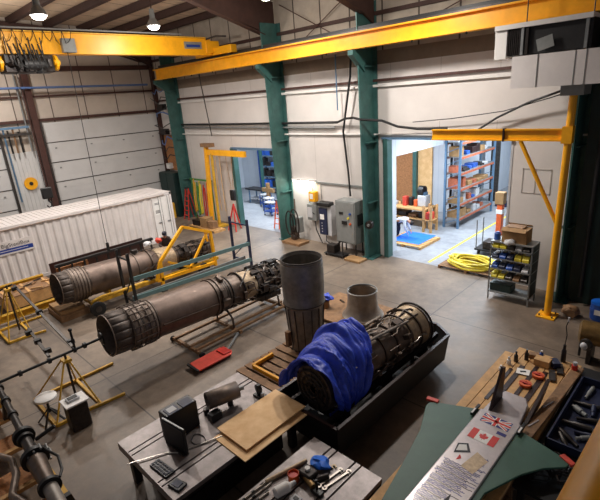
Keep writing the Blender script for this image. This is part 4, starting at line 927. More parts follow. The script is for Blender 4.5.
# ================================================================ people
def skinned(name, J, edges, m, parent, root, keep=None):
    names = [n for n in J if n != 'face']; idx = {n: i for i, n in enumerate(names)}
    me = bpy.data.meshes.new(name)
    me.from_pydata([J[n][0] for n in names], [(idx[a], idx[b]) for a, b in edges if a in idx and b in idx], [])
    o = bpy.data.objects.new(name, me); COL.objects.link(o); me.materials.append(M[m]); o.parent = parent
    sk = o.modifiers.new('skin', 'SKIN'); sk.use_smooth_shade = True
    for n in names:
        sv = me.skin_vertices[0].data[idx[n]]; r_ = J[n][1]; sv.radius = r_ if isinstance(r_, tuple) else (r_, r_); sv.use_root = (n == root)
    ss = o.modifiers.new('subdivision', 'SUBSURF'); ss.levels = 1; ss.render_levels = 2
    return o
def person(label, loc, rz, J, shirt, hat=None):
    t = thing('person', label, 'person', loc); E_ = []
    J = {k: (Vector(v[0]), v[1]) for k, v in J.items()}
    E_ += [('pelvis', 'belly'), ('belly', 'chest'), ('chest', 'neck'), ('neck', 'head'), ('head', 'crown')]
    for s_ in 'lr':
        E_ += [('chest', 'sho'+s_), ('sho'+s_, 'elb'+s_), ('elb'+s_, 'wri'+s_), ('wri'+s_, 'palm'+s_), ('pelvis', 'hip'+s_), ('hip'+s_, 'knee'+s_), ('knee'+s_, 'ank'+s_), ('ank'+s_, 'toe'+s_)]
        w_ = J['wri'+s_][0]; p = J['palm'+s_][0]; d = (p-w_).normalized(); sd = d.cross(Vector((0, 0, 1)))
        if sd.length < .2: sd = Vector((1, 0, 0))
        sd.normalize(); nn = sd.cross(d)
        for k, (off, L) in enumerate(((-.03, .07), (-.01, .085), (.01, .08), (.03, .06))):
            J['f%s%da' % (s_, k)] = (p+sd*off+d*.03, .009); J['f%s%db' % (s_, k)] = (p+sd*off*1.2+d*(.03+L*.6)-nn*.01, .008); J['f%s%dc' % (s_, k)] = (p+sd*off*1.2+d*(.03+L*.9)-nn*.035, .007)
            E_ += [('palm'+s_, 'f%s%da' % (s_, k)), ('f%s%da' % (s_, k), 'f%s%db' % (s_, k)), ('f%s%db' % (s_, k), 'f%s%dc' % (s_, k))]
        J['t%sa' % s_] = (w_+d*.03-sd*.035, .011); J['t%sb' % s_] = (w_+d*.07-sd*.055-nn*.01, .009); E_ += [('wri'+s_, 't%sa' % s_), ('t%sa' % s_, 't%sb' % s_)]
    skinned('body', J, E_, 'skin', t, 'pelvis')
    def fat(names, k): return {n: (J[n][0], tuple(x*k[0]+k[1] for x in (J[n][1] if isinstance(J[n][1], tuple) else (J[n][1],)*2))) for n in names}
    up = fat(['pelvis', 'belly', 'chest', 'neck']+[a+s_ for a in ('sho', 'elb', 'wri') for s_ in 'lr'], (1.06, .014)); skinned('shirt', up, E_, shirt, t, 'pelvis')
    lo = fat(['pelvis']+[a+s_ for a in ('hip', 'knee', 'ank') for s_ in 'lr'], (1.08, .016)); skinned('trousers', lo, E_, 'trousers', t, 'pelvis')
    for s_ in 'lr': a, b = J['ank'+s_][0], J['toe'+s_][0]; MB().obox(((a+b)/2+Vector((0, 0, -.035)))+Vector(loc), (.1, .28, .08)).build('boot', 'black', t, bevel=.03)
    hc = (J['head'][0]*.45+J['crown'][0]*.55); upv = (J['crown'][0]-J['neck'][0]).normalized(); fw = Vector(J['face'][0]).normalized() if 'face' in J else Vector((0, 1, 0))
    L0 = Vector(loc)
    mb = MB(); mb.sph(hc+upv*.045-fw*.02+L0, .108, 1, 1, .95, 18); mb.build('cap' if hat else 'hair', hat or 'hair', t)
    if hat: MB().obox(hc+fw*.12+upv*.03+L0, (.15, .12, .015)).build('cap_brim', hat, t, bevel=.005)
    sd = fw.cross(upv).normalized()
    for k in (-1, 1):
        MB().sph(hc+fw*.095-upv*.01+sd*.033*k+L0, .012, n=8).build('eye', 'white', t); MB().sph(hc+sd*.095*k-upv*.02+L0, .025, .5, 1, 1.2, 8).build('ear', 'skin', t)
    MB().sph(hc+fw*.11-upv*.03+L0, .018, n=8).build('nose', 'skin', t); MB().obox(hc+fw*.095-upv*.065+L0, (.045, .012, .01)).build('mouth', 'redmat', t)
    t.rotation_euler = (0, 0, rz); return t
stand = dict(pelvis=((0, 0, .95), (.15, .12)), belly=((0, .03, 1.12), (.15, .12)), chest=((0, .08, 1.35), (.17, .12)), neck=((0, .14, 1.52), .055), head=((0, .18, 1.6), (.075, .085)), crown=((0, .21, 1.7), (.08, .09)), face=((0, 1, -.35), 0),
    shol=((-.19, .09, 1.42), .075), elbl=((-.26, .22, 1.18), .05), wril=((-.16, .45, 1.12), .035), palml=((-.14, .53, 1.12), (.035, .02)),
    shor=((.19, .09, 1.42), .075), elbr=((.27, .2, 1.18), .05), wrir=((.2, .44, 1.16), .035), palmr=((.18, .52, 1.16), (.035, .02)),
    hipl=((-.1, 0, .88), .1), kneel=((-.11, .03, .5), .07), ankl=((-.12, -.01, .1), .05), toel=((-.13, .16, .04), .04),
    hipr=((.1, 0, .88), .1), kneer=((.11, .03, .5), .07), ankr=((.12, -.01, .1), .05), toer=((.13, .16, .04), .04))
person('person in a dark brown jacket and dark cap working behind the rear engine', (-18.15, 9.45, 0), -PI/2-.3, dict(stand), 'shirt_d', 'trousers')
bend = dict(pelvis=((0, 0, .88), (.15, .13)), belly=((0, .16, .99), (.14, .12)), chest=((0, .42, 1.02), (.17, .12)), neck=((0, .58, .96), .055), head=((0, .66, .90), (.075, .085)), crown=((0, .76, .84), (.08, .09)), face=((0, .35, -1), 0),
    shol=((-.19, .45, 1.0), .075), elbl=((-.24, .5, .7), .05), wril=((-.18, .62, .45), .035), palml=((-.16, .66, .37), (.035, .02)),
    shor=((.19, .45, 1.0), .075), elbr=((.24, .5, .7), .05), wrir=((.16, .58, .42), .035), palmr=((.14, .62, .34), (.035, .02)),
    hipl=((-.1, -.02, .82), .1), kneel=((-.12, .08, .47), .07), ankl=((-.12, -.04, .1), .05), toel=((-.13, .13, .04), .04),
    hipr=((.1, -.02, .82), .1), kneer=((.12, .08, .47), .07), ankr=((.12, -.04, .1), .05), toer=((.13, .13, .04), .04))
person('person in a light grey shirt and dark trousers bending over the bright blue sheet', (-11.8, 18.4, .0), -PI/2+.2, dict(bend), 'shirt_l')
pallet(-11.85, -9.95, 17.45, 19.3, 'wooden_pallet', 'low wooden pallet under the bright blue sheet just inside the annex', 'wood', 8)
mb = MB().grid(lambda a, b: Vector((-11.7+a*1.5, 17.75+b*1.6, .14+.015*noise.noise(Vector((a*6, b*6, 0))))), 30, 24)
one(mb, 'blue_sheet', 'bluesheet', 'bright blue plastic sheet spread flat on a low pallet in the annex', 'sheet', solid=.01)

# ================================================================ left: probe rods, trestles, shaft frame
def trestle(cx, cy, top, w_, d_, label, base=True):
    t = thing('trestle', label, 'trestle', (cx, cy, 0), 'yellow tubular trestles at the left')
    P = [(cx-w_/2, cy-d_/2), (cx+w_/2, cy-d_/2), (cx+w_/2, cy+d_/2*.4), (cx-w_/2, cy+d_/2*.4)]
    for x, y in P: MB().cyl((x, y, .05), (cx+(x-cx)*.12, cy+(y-cy)*.12, top), .022, n=10).build('leg', 'yellow2', t)
    for i in range(4): MB().beam((*P[i], .05), (*P[(i+1) % 4], .05), .07, .07).build('base_bar', 'yellow2', t)
    MB().beam((cx-w_/2, cy, .05), (cx-w_/2-.0, cy+d_*.9, .05), .06).build('outrigger', 'yellow2', t)
    MB().beam((cx+w_/2, cy, .05), (cx+w_/2+.1, cy+d_*.6, .05), .06).build('outrigger', 'yellow2', t)
    MB().box(cx-.12, cx+.12, cy-.1, cy+.1, top-.03, top+.04).build('head_plate', 'yellow2', t)
    MB().cyl((cx, cy, .1), (cx, cy, top+.15), .03, n=10).build('screw_post', 'darksteel', t)
    return t
trestle(-11.45, 2.75, 1.15, 1.6, 1.5, 'yellow tubular trestle holding the black rod near the foreground engine nozzle')
trestle(-17.0, 2.95, 1.6, 1.3, 1.0, 'taller yellow tubular trestle at the left edge by the container')
t = thing('probe_rod', 'long black rod with collars pointing into the foreground engine nozzle', 'rod', (-11.5, 2, 1.2))
MB().cyl((-11.5, .3, 1.25), (-11.38, 3.68, 1.38), .035, n=12).build('shaft', 'black', t)
for y in (1.7, 2.35, 2.95, 3.2): MB().cyl((-11.5+(y-.3)*.035, y, 1.25+(y-.3)*.038), (-11.5+(y-.3)*.035, y+.07, 1.25+(y-.3)*.038), .075, n=16).build('collar', 'black', t)
MB().lathe([(0, .16), (.04, .16), (.05, .05)], (-11.38, 3.64, 1.38), (0, 1, 0), 24).build('end_disc', 'black', t)
MB().cyl((-11.4, 3.0, 1.35), (-11.42, 3.0, 1.85), .03, n=10).sph((-11.42, 3.0, 1.9), .05).build('handle', 'black', t)
for z, y, x0, x1, lb in ((1.62, 3.2, -17.2, -11.75, 'back steel rail sloping from the tall trestle to the black rod'), (1.5, 2.62, -13.9, -11.75, 'short front steel rail ending at the black rod')):
    t = thing('support_rail', lb, 'rail', ((x0+x1)/2, y, 1.2), 'steel rails between the trestles')
    MB().beam((x0, y, z if x0 < -15 else 1.3), (x1, y-.15, 1.28), .07, .05).build('bar', 'darksteel', t)
    for x in (x0+.3, (x0+x1)/2, x1-.3): MB().obox((x, y-.08, 1.28+(z-1.28)*(x1-x)/(x1-x0) if x0 < -15 else 1.3), (.12, .16, .12)).build('clamp', 'black', t)
one(MB().beam((-17.25, 3.15, 1.66), (-19.6, 2.2, .6), .06, .06), 'brace_rail', 'black', 'black strut leaning from the tall yellow trestle down to the left', 'strut')
# round-topped stool and bin
t = thing('stool', 'small round stool with a white seat and black legs below the yellow trestle', 'stool', (-10.95, 2.0, 0))
MB().lathe([(0, .2), (.02, .24), (.07, .24), (.1, .18)], (-10.95, 2.0, .66), (0, 0, 1), 28).build('seat', 'white', t)
MB().cyl((-10.95, 2.0, .3), (-10.95, 2.0, .66), .03).build('column', 'black', t)
for k in range(4): a = PI/4+k*PI/2; MB().beam((-10.95, 2.0, .42), (-10.95+.34*math.cos(a), 2.0+.34*math.sin(a), .02), .035).build('leg', 'black', t)
t = thing('bin', 'dark grey bin with a white tray top on the floor beside the round stool', 'bin', (-10.25, 2.4, 0))
MB().prism([(-10.44, 2.18), (-10.06, 2.18), (-10.06, 2.62), (-10.44, 2.62)], .02, .7).build('body', 'dkpipe', t, bevel=.03)
MB().box(-10.48, -10.02, 2.14, 2.66, .7, .74).build('tray', 'white', t, bevel=.01)
t = thing('handset', 'dark and white handset lying on the white tray top of the bin', 'handset', (-10.28, 2.38, .74)); MB().obox((-10.28, 2.38, .77), (.2, .28, .05)).build('body', 'ltgrey', t, bevel=.02); MB().obox((-10.28, 2.38, .8), (.13, .2, .012)).build('keys', 'black', t)
# the shaft assembly on its yellow frame
t = thing('shaft_frame', 'long yellow and brown ladder frame on the floor at the lower left corner', 'frame', (-9.5, .8, 0))
for y in (1.28, .1): MB().beam((-12.9, y, .55), (-6.9, y, .55), .09, .14).build('rail', 'yellow2', t)
for x in (-12.3, -11.0, -9.75, -8.5, -7.3): MB().beam((x, .1, .58), (x, 1.28, .58), .1, .08).build('rung', 'wood', t)
for x in (-12.3, -11.0, -9.75, -8.5):
    MB().box(x+.3, x+.95, .12, 1.2, .3, .36).build('deck_panel', 'osb', t)
for x in (-12.7, -10.3, -7.7):
    for y in (.1, 1.28): MB().beam((x, y, 0), (x, y, .5), .1).build('leg', 'yellow2', t)
t = thing('drive_shaft', 'long jointed grey shaft of pipes and flanges lying along the yellow ladder frame', 'shaft', (-9.5, 1.2, .62))
def seg(nm, x0, x1, r0, r1, m, y0=1.32, y1=1.12):
    f_ = lambda x: 1.28+(x+11.5)/4.5*(-.24); return MB().lathe([(0, r0), (x1-x0, r1)], (x0, f_(x0), 1.0), (x1-x0, f_(x1)-f_(x0), 0), 24).build(nm, m, t)
seg('thin_shaft', -12.6, -9.6, .06, .075, 'darksteel'); seg('pipe_joint', -9.3, -8.75, .1, .1, 'darksteel'); seg('wide_pipe', -8.45, -7.6, .17, .12, 'casing'); seg('pipe', -7.6, -6.3, .12, .12, 'stack')
for x, r_ in ((-11.8, .1), (-11.1, .1), (-10.4, .1)): seg('collar', x, x+.1, r_, r_, 'black')
for x, r_, w_ in ((-9.45, .2, .1), (-9.3, .15, .08), (-8.75, .14, .08), (-8.6, .24, .1), (-7.65, .19, .08)): seg('flange', x, x+w_, r_, r_, 'black')
for k in range(10):
    a = k*PI/5; MB().cyl((-8.63, 1.19+.2*math.cos(a), 1.0+.2*math.sin(a)), (-8.46, 1.18+.2*math.cos(a), 1.0+.2*math.sin(a)), .02, n=8).build('bolt', 'greysteel', t)
MB().cyl((-9.1, 1.3, 1.0), (-9.0, 1.65, 1.15), .04).build('handle', 'black', t)
MB().tube([(-8.5, 1.3, 1.12), (-8.2, 1.42, 1.05), (-7.8, 1.35, 1.05), (-7.6, 1.25, 1.08)], .025).build('bypass_tube', 'black', t)
for x in (-11.0, -9.1, -7.3): MB().prism([(-.12, .6), (.12, .6), (.06, .92), (-.06, .92)], x-.05, x+.05, lambda p: Vector((p.z, p.x+1.22, p.y))).build('saddle', 'black', t)
one(MB().tube([(-9.9, .6, .68), (-9.3, .85, .7), (-8.8, .8, .7), (-8.3, .6, .7), (-7.7, .75, .7), (-7.2, .7, .68)], .07, 12), 'hose', 'ribbed', 'thick grey hose lying on the yellow ladder frame at the bottom left corner', 'hose')
# beams, crate and skid beside the container
for i, (x, y0, y1, z, m, lb) in enumerate(((-18.1, .6, 4.9, .38, 'yellow2', 'front yellow steel beam on the floor left of the rear engine'), (-20.8, 1.0, 5.0, .62, 'yellow2', 'back tan beam lying against the white container'))):
    t = thing('steel_beam', lb, 'beam', (x, (y0+y1)/2, 0), 'long beams on the floor by the container')
    MB().box(x-.09, x+.09, y0, y1, z-.03, z).box(x-.09, x+.09, y0, y1, z-.25, z-.22).box(x-.02, x+.02, y0, y1, z-.25, z).build('profile', m, t)
    for y in (y0+.4, y1-.5): MB().box(x-.2, x+.2, y-.06, y+.06, 0, z-.25).build('bearer', 'dkwood', t)
t = thing('crate', 'brown strapped timber crate between the container and the rear engine nozzle', 'crate', (-20.0, 3.9, 0))
MB().box(-20.4, -19.1, 3.1, 5.0, .1, .55).build('body', 'wood', t); MB().box(-20.4, -19.1, 3.1, 5.0, .55, .6).build('lid', 'dkwood', t)
for y in (3.25, 4.0, 4.8): MB().box(-20.42, -19.08, y-.05, y+.05, .08, .62).build('batten', 'wood', t)
for y in (3.3, 4.8): MB().box(-20.4, -19.1, y-.06, y+.06, 0, .1).build('skid', 'dkwood', t)
rnd = random.Random(2)
for k in range(9): x = rnd.uniform(-20.2, -19.3); y = 3.2+k*.18; one(MB().beam((x, y, .64), (x+rnd.uniform(-.3, .3), y+rnd.uniform(.2, .5), .66), .05, .05), 'scrap_bar', ('dkwood', 'darksteel', 'wood')[k % 3], '%s offcut bar lying loose on the crate lid, %s' % (('brown', 'dark steel', 'pale timber')[k % 3], ('near end', 'middle', 'far end')[k//3]), 'offcut', 'loose offcuts on the crate')
for i, (z, x0) in enumerate(((0, -18.3), (0, -18.3))):
    if i: break
    t = thing('timber_block', 'pale timber block stack on the floor under the rear engine nozzle', 'block', (-17.4, 4.6, 0))
    MB().box(-17.85, -16.45, 4.15, 5.15, .0, .22).build('lower_block', 'dkwood', t, bevel=.01); MB().box(-17.8, -16.6, 4.2, 5.05, .22, .36).build('upper_block', 'card', t, bevel=.01)
t = thing('cradle_cart', 'long dark brown cart with a black top rail between the container and rear engine', 'cart', (-20, 7.4, 0))
MB().box(-20.7, -19.7, 5.3, 9.6, .35, .42).build('deck', 'dkwood', t)
MB().box(-20.72, -20.66, 5.3, 9.6, .42, 1.0).build('back_panel', 'fin', t)
for i in range(9): y = 5.35+i*.52; MB().box(-19.75, -19.68, y, y+.07, .42, 1.1).build('stake', 'black', t)
MB().box(-19.8, -19.64, 5.25, 9.65, 1.05, 1.15).build('top_rail', 'black', t)
MB().box(-19.9, -19.8, 5.3, 6.6, .45, .95).build('side_panel', 'osb', t)
for x in (-20.55, -19.85):
    for y in (5.7, 9.2): MB().cyl((x-.05, y, .17), (x+.05, y, .17), .17, n=18).build('wheel', 'rubber', t)
rag('rag', 'redmat', 'bright red cloth bundle lying on top of the rear engine', (-17.35, 8.75, 1.66), .14, 5, sz=.7); rag('rag', 'ltgrey', 'pale lilac cloth bundle lying on the rear engine beside the red one', (-17.25, 8.2, 1.68), .16, 9, sz=.6)

# ================================================================ right: jib crane, shelf, drums, air unit
t = thing('jib_crane', 'yellow jib crane with round post and braced arm in front of the wide opening', 'crane', (-3.64, 14.1, 0))
MB().cyl((-3.64, 14.1, .04), (-3.6, 14.1, 6.5), .1, n=24).build('post', 'yellow', t)
MB().box(-3.9, -3.38, 13.84, 14.36, 0, .05).build('base_plate', 'yellow', t, bevel=.01)
MB().box(-7.65, -3.6, 14.03, 14.17, 5.3, 5.34).box(-7.65, -3.6, 14.03, 14.17, 5.6, 5.64).box(-7.65, -3.6, 14.085, 14.115, 5.3, 5.64).build('arm', 'yellow', t)
MB().box(-5.35, -5.3, 14.02, 14.18, 5.28, 5.66).build('splice_plate', 'fin', t)
MB().cyl((-4.85, 14.1, 5.3), (-3.66, 14.1, 2.95), .06, n=14).build('brace', 'yellow', t)
MB().box(-3.76, -3.5, 13.98, 14.22, 5.25, 5.7).build('arm_bracket', 'yellow', t)
for k in range(4): MB().cyl((-3.82+.36*(k % 2), 13.92+.36*(k//2), .05), (-3.82+.36*(k % 2), 13.92+.36*(k//2), .1), .025, n=8).build('bolt', 'darksteel', t)
# parts shelf
t = thing('parts_shelf', 'grey metal shelf rack of small part trays standing before the yellow jib post', 'shelf', (-5.1, 14.7, 0))
sx0, sx1, sy0, sy1 = -5.62, -4.3, 14.35, 15.0
for x in (sx0, sx1-.04):
    for y in (sy0, sy1-.04): MB().box(x, x+.04, y, y+.04, 0, 2.0).build('post', 'greysteel', t)
sh = [.25, .75, 1.1, 1.45, 1.8]
for z in sh: MB().box(sx0, sx1, sy0, sy1, z, z+.03).build('shelf_board', 'greysteel', t)
MB().box(sx1-.02, sx1-.01, sy0, sy1, .25, 2.0).build('side_panel', 'dkpipe', t)
rnd = random.Random(9); cm = {'yellow3': 'yellow', 'navy': 'navy blue', 'ltgrey': 'pale grey', 'bluepaint': 'blue', 'darksteel': 'dark grey', 'dkwood': 'brown'}
rows = [['yellow3', 'darksteel', 'darksteel', 'ltgrey', 'darksteel'], ['navy', 'bluepaint', 'navy', 'yellow3', 'navy'], ['yellow3', 'yellow3', 'darksteel', 'dkwood', 'darksteel']]
rows = {.75: ['yellow3', 'yellow3', 'darksteel', 'dkwood', 'darksteel'], 1.1: ['bluepaint', 'navy', 'bluepaint', 'navy', 'ltgrey'], 1.45: ['navy', 'bluepaint', 'navy', 'yellow3', 'yellow3'], 1.8: ['yellow3', 'yellow3', 'darksteel', 'ltgrey', 'darksteel']}
ordn = {.75: 'second shelf up', 1.1: 'middle shelf', 1.45: 'shelf below the top one', 1.8: 'top shelf'}
pos5 = ['leftmost', 'left of centre', 'centre', 'right of centre', 'rightmost']
for z, cs in rows.items():
    for k, m in enumerate(cs):
        x = sx0+.06+k*.24; h_ = rnd.uniform(.1, .17)
        b_ = thing('parts_bin', '%s parts bin, %s, on the %s of the rack' % (cm[m].split()[0], pos5[k], ordn[z]), 'bin', (x+.1, sy0+.2, z+.03), 'parts bins on the metal rack')
        MB().prism([(sy0+.02, z+.03), (sy0+.5, z+.03), (sy0+.5, z+.05+h_), (sy0+.12, z+.05+h_), (sy0+.02, z+.03+h_*.5)], x, x+.2, lambda p: Vector((p.z, p.x, p.y))).build('tub', m, b_, bevel=.01)
        MB().box(x+.04, x+.16, sy0+.2, sy0+.4, z+.05+h_, z+.08+h_).build('contents', rnd.choice(['darksteel', 'ltgrey', 'yellow3', 'brass']), b_)
one(MB().box(-5.6, -4.9, 14.45, 14.9, .28, .55), 'storage_box', 'dkgreen', 'dark green box on the bottom shelf of the metal rack', 'box', bevel=.02)
t = thing('cardboard_box', 'open brown cardboard box standing on top of the metal rack', 'box', (-4.95, 14.7, 1.96+.0))
MB().box(-5.3, -4.55, 14.42, 14.95, 2.06, 2.5).build('body', 'card', t); MB().obox((-4.93, 14.4, 2.5), (.74, .18, .01), rx=.5).build('flap', 'card', t); MB().obox((-4.93, 14.97, 2.54), (.74, .16, .01), rx=-.6).build('flap', 'card', t); MB().box(-5.2, -4.7, 14.5, 14.9, 2.5, 2.56).build('contents', 'dkwood', t)
one(MB().box(-5.62, -4.3, 14.35, 15.0, 2.02, 2.06), 'shelf_top', 'greysteel', 'thin grey board across the top of the metal rack', 'board')
rag('plastic_bag', 'ltgrey', 'pale plastic bag beside the brown box on top of the metal rack', (-5.0, 14.32, 2.1), .14, 2, 'bag', .6)
one(MB().lathe([(0, .1), (.2, .1), (.26, .05)], (-5.5, 14.6, 2.06), (0, 0, 1), 18), 'jar', 'bluepaint', 'small blue jar left of the brown box on the metal rack', 'jar')
# hose pallet
pallet(-8.3, -6.0, 15.95, 17.3, 'wooden_pallet', 'grey-brown wooden pallet carrying the coiled yellow hose at the wide opening', 'dkwood', 9)
mb = MB(); pts = []
for k in range(260):
    a = k*.16; R_ = .62+.12*math.sin(a*.31)+.05*math.sin(a*1.7); pts.append((-7.15+R_*1.35*math.cos(a)+.05*math.sin(k), 16.6+R_*.78*math.sin(a), .19+.2*(k/260)+.05*math.sin(a*2.3)))
mb.tube(pts, .045, 8)
one(mb, 'hose', 'yellow3', 'thick coiled yellow hose heaped on the wooden pallet at the wide opening', 'hose')
# blue drums and tank
for x, y, lb in ((-3.0+.6, 14.75, 'left blue lidded drum at the foot of the dark wall on the right'), (-1.75, 14.7, 'right blue lidded drum at the foot of the dark wall on the right')):
    t = thing('drum', lb, 'drum', (x, y, 0), 'blue drums at the right wall')
    MB().lathe([(0, .23), (.02, .25), (.3, .26), (.32, .27), (.36, .26), (.52, .25)], (x, y, 0), (0, 0, 1), 28).build('body', 'bluepaint', t)
    MB().cyl((x, y, .52), (x, y, .56), .26, n=28).build('lid', 'bluesheet', t); MB().obox((x, y-.26, .3), (.2, .02, .16)).build('notice', 'paper', t)
t = thing('round_tank', 'brown cylindrical tank with a round glass end at the right edge of the view', 'tank', (-1.9, 11.8, 0))
MB().lathe([(0, .2), (.05, .3), (.9, .3), (1.0, .2)], (-2.35, 12.1, .8), (1, .15, 0), 28).build('body', 'brass', t)
MB().lathe([(0, .1), (.02, .14), (.12, .14), (.13, .1)], (-2.05, 11.7, .72), (-.35, -1, 0), 20).build('sight_glass', 'darksteel', t); MB().sph((-2.1, 11.58, .7), .09, n=14).build('lens', 'ltgrey', t)
for x in (-2.1, -1.6): MB().box(x, x+.1, 11.95, 12.4, 0, .6).build('stand', 'dkpipe', t)
MB().cyl((-2.3, 12.2, .05), (-2.3, 12.2, .6), .03).build('drain_pipe', 'rubber', t)
rag('bag', 'dkwood', 'dark brown sack on the floor left of the blue drums', (-3.15, 14.55, .14), .2, 12, 'sack', .8)
# dark wall right of the last column, hanging strips and pipes
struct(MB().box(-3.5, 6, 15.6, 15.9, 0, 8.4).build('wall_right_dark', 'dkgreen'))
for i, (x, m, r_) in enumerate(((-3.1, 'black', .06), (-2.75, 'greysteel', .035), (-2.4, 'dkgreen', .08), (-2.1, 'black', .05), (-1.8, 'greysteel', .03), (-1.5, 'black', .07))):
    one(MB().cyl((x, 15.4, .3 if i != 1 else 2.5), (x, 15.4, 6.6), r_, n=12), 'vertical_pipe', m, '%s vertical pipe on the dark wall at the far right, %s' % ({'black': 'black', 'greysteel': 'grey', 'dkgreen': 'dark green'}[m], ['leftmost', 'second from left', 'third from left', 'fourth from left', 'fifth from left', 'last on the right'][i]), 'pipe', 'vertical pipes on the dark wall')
t = thing('machine', 'dark machine body against the dark wall at the far right edge', 'machine', (-1.0, 14.6, 0))
MB().box(-1.4, 0.2, 14.2, 15.3, .1, 2.6).build('body', 'dkpipe', t, bevel=.05); MB().lathe([(0, .3), (.2, .34), (.6, .34)], (-1.3, 14.1, 1.3), (0, 1, 0), 20).build('motor', 'casing', t); MB().box(-1.3, .1, 14.3, 15.2, 0, .1).build('base', 'black', t)
# air handling unit and its duct
t = thing('air_unit', 'dark open air handling unit with white end panels under the crane runway', 'air unit', (-4.6, 14.0, 7.6))
MB().box(-5.35, -3.3, 13.95, 14.6, 7.62, 8.32).build('core', 'black', t)
MB().box(-5.68, -5.35, 13.9, 14.6, 7.55, 8.36).build('end_panel', 'white', t, bevel=.01)
MB().box(-5.68, -3.3, 13.85, 14.5, 8.3, 8.42).build('top_panel', 'white', t)
for x, m in ((-4.98, 'greysteel'), (-4.86, 'dkpipe'), (-3.45, 'greysteel')): MB().box(x, x+.07, 13.88, 13.95, 7.62, 8.3).build('mullion', m, t)
mb = MB()
for k in range(7): mb.box(-5.33+k*.05, -5.31+k*.05, 13.9, 13.95, 7.64, 8.28)
mb.build('coil_fins', 'dkpipe', t); MB().obox((-4.35, 13.86, 7.85), (.4, .02, .3), ry=-.25).build('access_panel', 'grey', t)
t = thing('air_duct', 'wide white rectangular air duct curving out to the right below the air unit', 'duct', (-3, 13.8, 6.7))
MB().prism([(-5.12, 13.75), (-3.3, 13.6), (-2.2, 13.55), (-.5, 13.2), (1.5, 12.6), (1.8, 13.4), (-.3, 14.1), (-2.2, 14.5), (-5.12, 14.6)], 6.76, 7.58).build('shell', 'cont', t, smooth=False)
for x, y in ((-4.45, 13.68), (-3.55, 13.61), (-3.3, 13.59)): MB().box(x, x+.02, y-.0, y+.03, 6.76, 7.58).build('seam', 'grey', t)
MB().box(-3.85, -3.3, 13.8, 14.5, 6.5, 6.76).build('outlet', 'grey', t)
for x in (-5.0, -3.4): MB().cyl((x, 14.3, 7.5), (x, 14.3, 11), .015, n=6).build('hanger_rod', 'black', t)
# cables on the right of the wall
one(MB().tube([(-6.9, 15.75, 5.42), (-6.2, 15.7, 5.85), (-5.2, 15.6, 6.3), (-4.4, 15.5, 6.55), (-4.1, 15.45, 6.65)], .035, 8), 'cable', 'black', 'thick black cable sloping up to the duct above the jib arm', 'cable')
one(MB().tube([(-9.4, 15.8, 5.75), (-7.8, 15.75, 5.85), (-6.0, 15.7, 6.05), (-4.6, 15.6, 6.4), (-3.9, 15.5, 6.6)], .018, 6), 'cable', 'black', 'thin black cable sagging across the wall above the jib arm', 'cable')
t = thing('window_frame', 'faint square sealed frame on the wall right of the wide opening', 'frame', (-4.9, 15.98, 3.4)); t.name = 'wall_frame'
for a, b, c_, d in ((-5.35, -4.45, 3.35, 3.38), (-5.35, -4.45, 4.15, 4.18), (-5.35, -5.32, 3.35, 4.18), (-4.48, -4.45, 3.35, 4.18), (-4.95, -4.92, 3.35, 4.18)): MB().box(a, b, 15.985, 16.0, c_, d).build('bar', 'faint', t)
# ================================================================ pipes and equipment along the side wall
one(MB().tube([(-25.6, 15.8, 5.86), (-20, 15.8, 5.82), (-13.1, 15.8, 5.8)], .055, 8), 'conduit', 'black', 'upper dark conduit running along the side wall from the corner to the second tall column', 'conduit')
one(MB().tube([(-25.6, 15.85, 5.68), (-20, 15.85, 5.62), (-13.3, 15.85, 5.58)], .045, 8), 'conduit', 'greysteel', 'lower grey conduit running under the dark one along the side wall', 'conduit')
one(MB().tube([(-13.1, 15.8, 5.8), (-12.6, 15.7, 5.95), (-12.1, 15.65, 5.98), (-11.2, 14.95, 5.95), (-10.6, 15.5, 5.85), (-10, 15.7, 5.6), (-9.2, 15.8, 5.5), (-8.0, 15.8, 5.5)], .05, 8), 'cable', 'black', 'thick black cable looping round the third tall column', 'cable')
one(MB().tube([(-12.1, 15.6, 8.4), (-12.2, 15.65, 7.6), (-12.55, 15.7, 6.2), (-12.8, 15.8, 5.4), (-12.75, 15.85, 4.6), (-12.6, 15.8, 3.6), (-12.5, 15.75, 2.6)], .045, 8), 'cable', 'black', 'heavy black cable dropping from the crane beam to the large grey cabinet', 'cable')
one(MB().cyl((-12.98, 15.7, 6.3), (-12.98, 15.7, 8.5), .03, n=8), 'drop_pipe', 'bluegrey', 'thin blue-grey drop pipe under the crane beam beside the third column', 'pipe')
one(MB().cyl((-22.4, 15.7, 5.2), (-22.15, 15.2, 8.5), .03, n=8), 'drop_pipe', 'darksteel', 'thin dark drop pipe under the crane beam above the small yellow gantry', 'pipe')
# large grey cabinet
t = thing('control_cabinet', 'large grey electrical control cabinet standing by the third green column', 'cabinet', (-12.4, 15.5, 0))
MB().box(-12.95, -11.85, 15.2, 15.85, .55, 2.5).build('body', 'grey', t, bevel=.015)
MB().box(-12.9, -11.9, 15.17, 15.2, .6, 2.45).build('door', 'grey', t, bevel=.01)
MB().box(-12.55, -12.3, 15.12, 15.17, 1.45, 1.6).build('isolator', 'black', t); MB().box(-12.7, -12.5, 15.14, 15.17, 1.9, 2.0).build('nameplate', 'black', t)
for x, z, m, lb in ((-12.1, 1.95, 'bluepaint', 'blue'), (-12.1, 1.5, 'orange', 'orange'), (-12.2, 1.75, 'yellow3', 'yellow')): lit(MB().cyl((x, 15.12, z), (x, 15.17, z), .05, n=12).build('button', m, t), lb+' button')
MB().box(-11.85, -11.8, 15.35, 15.7, 1.4, 1.9).build('vent', 'black', t)
for x in (-12.9, -11.95):
    for y in (15.25, 15.75): MB().box(x, x+.05, y, y+.05, 0, .56).build('leg', 'darksteel', t)
t = thing('drive_box', 'dark blue and black upright drive box on the wall left of the large grey cabinet', 'box', (-14.0, 15.8, .5))
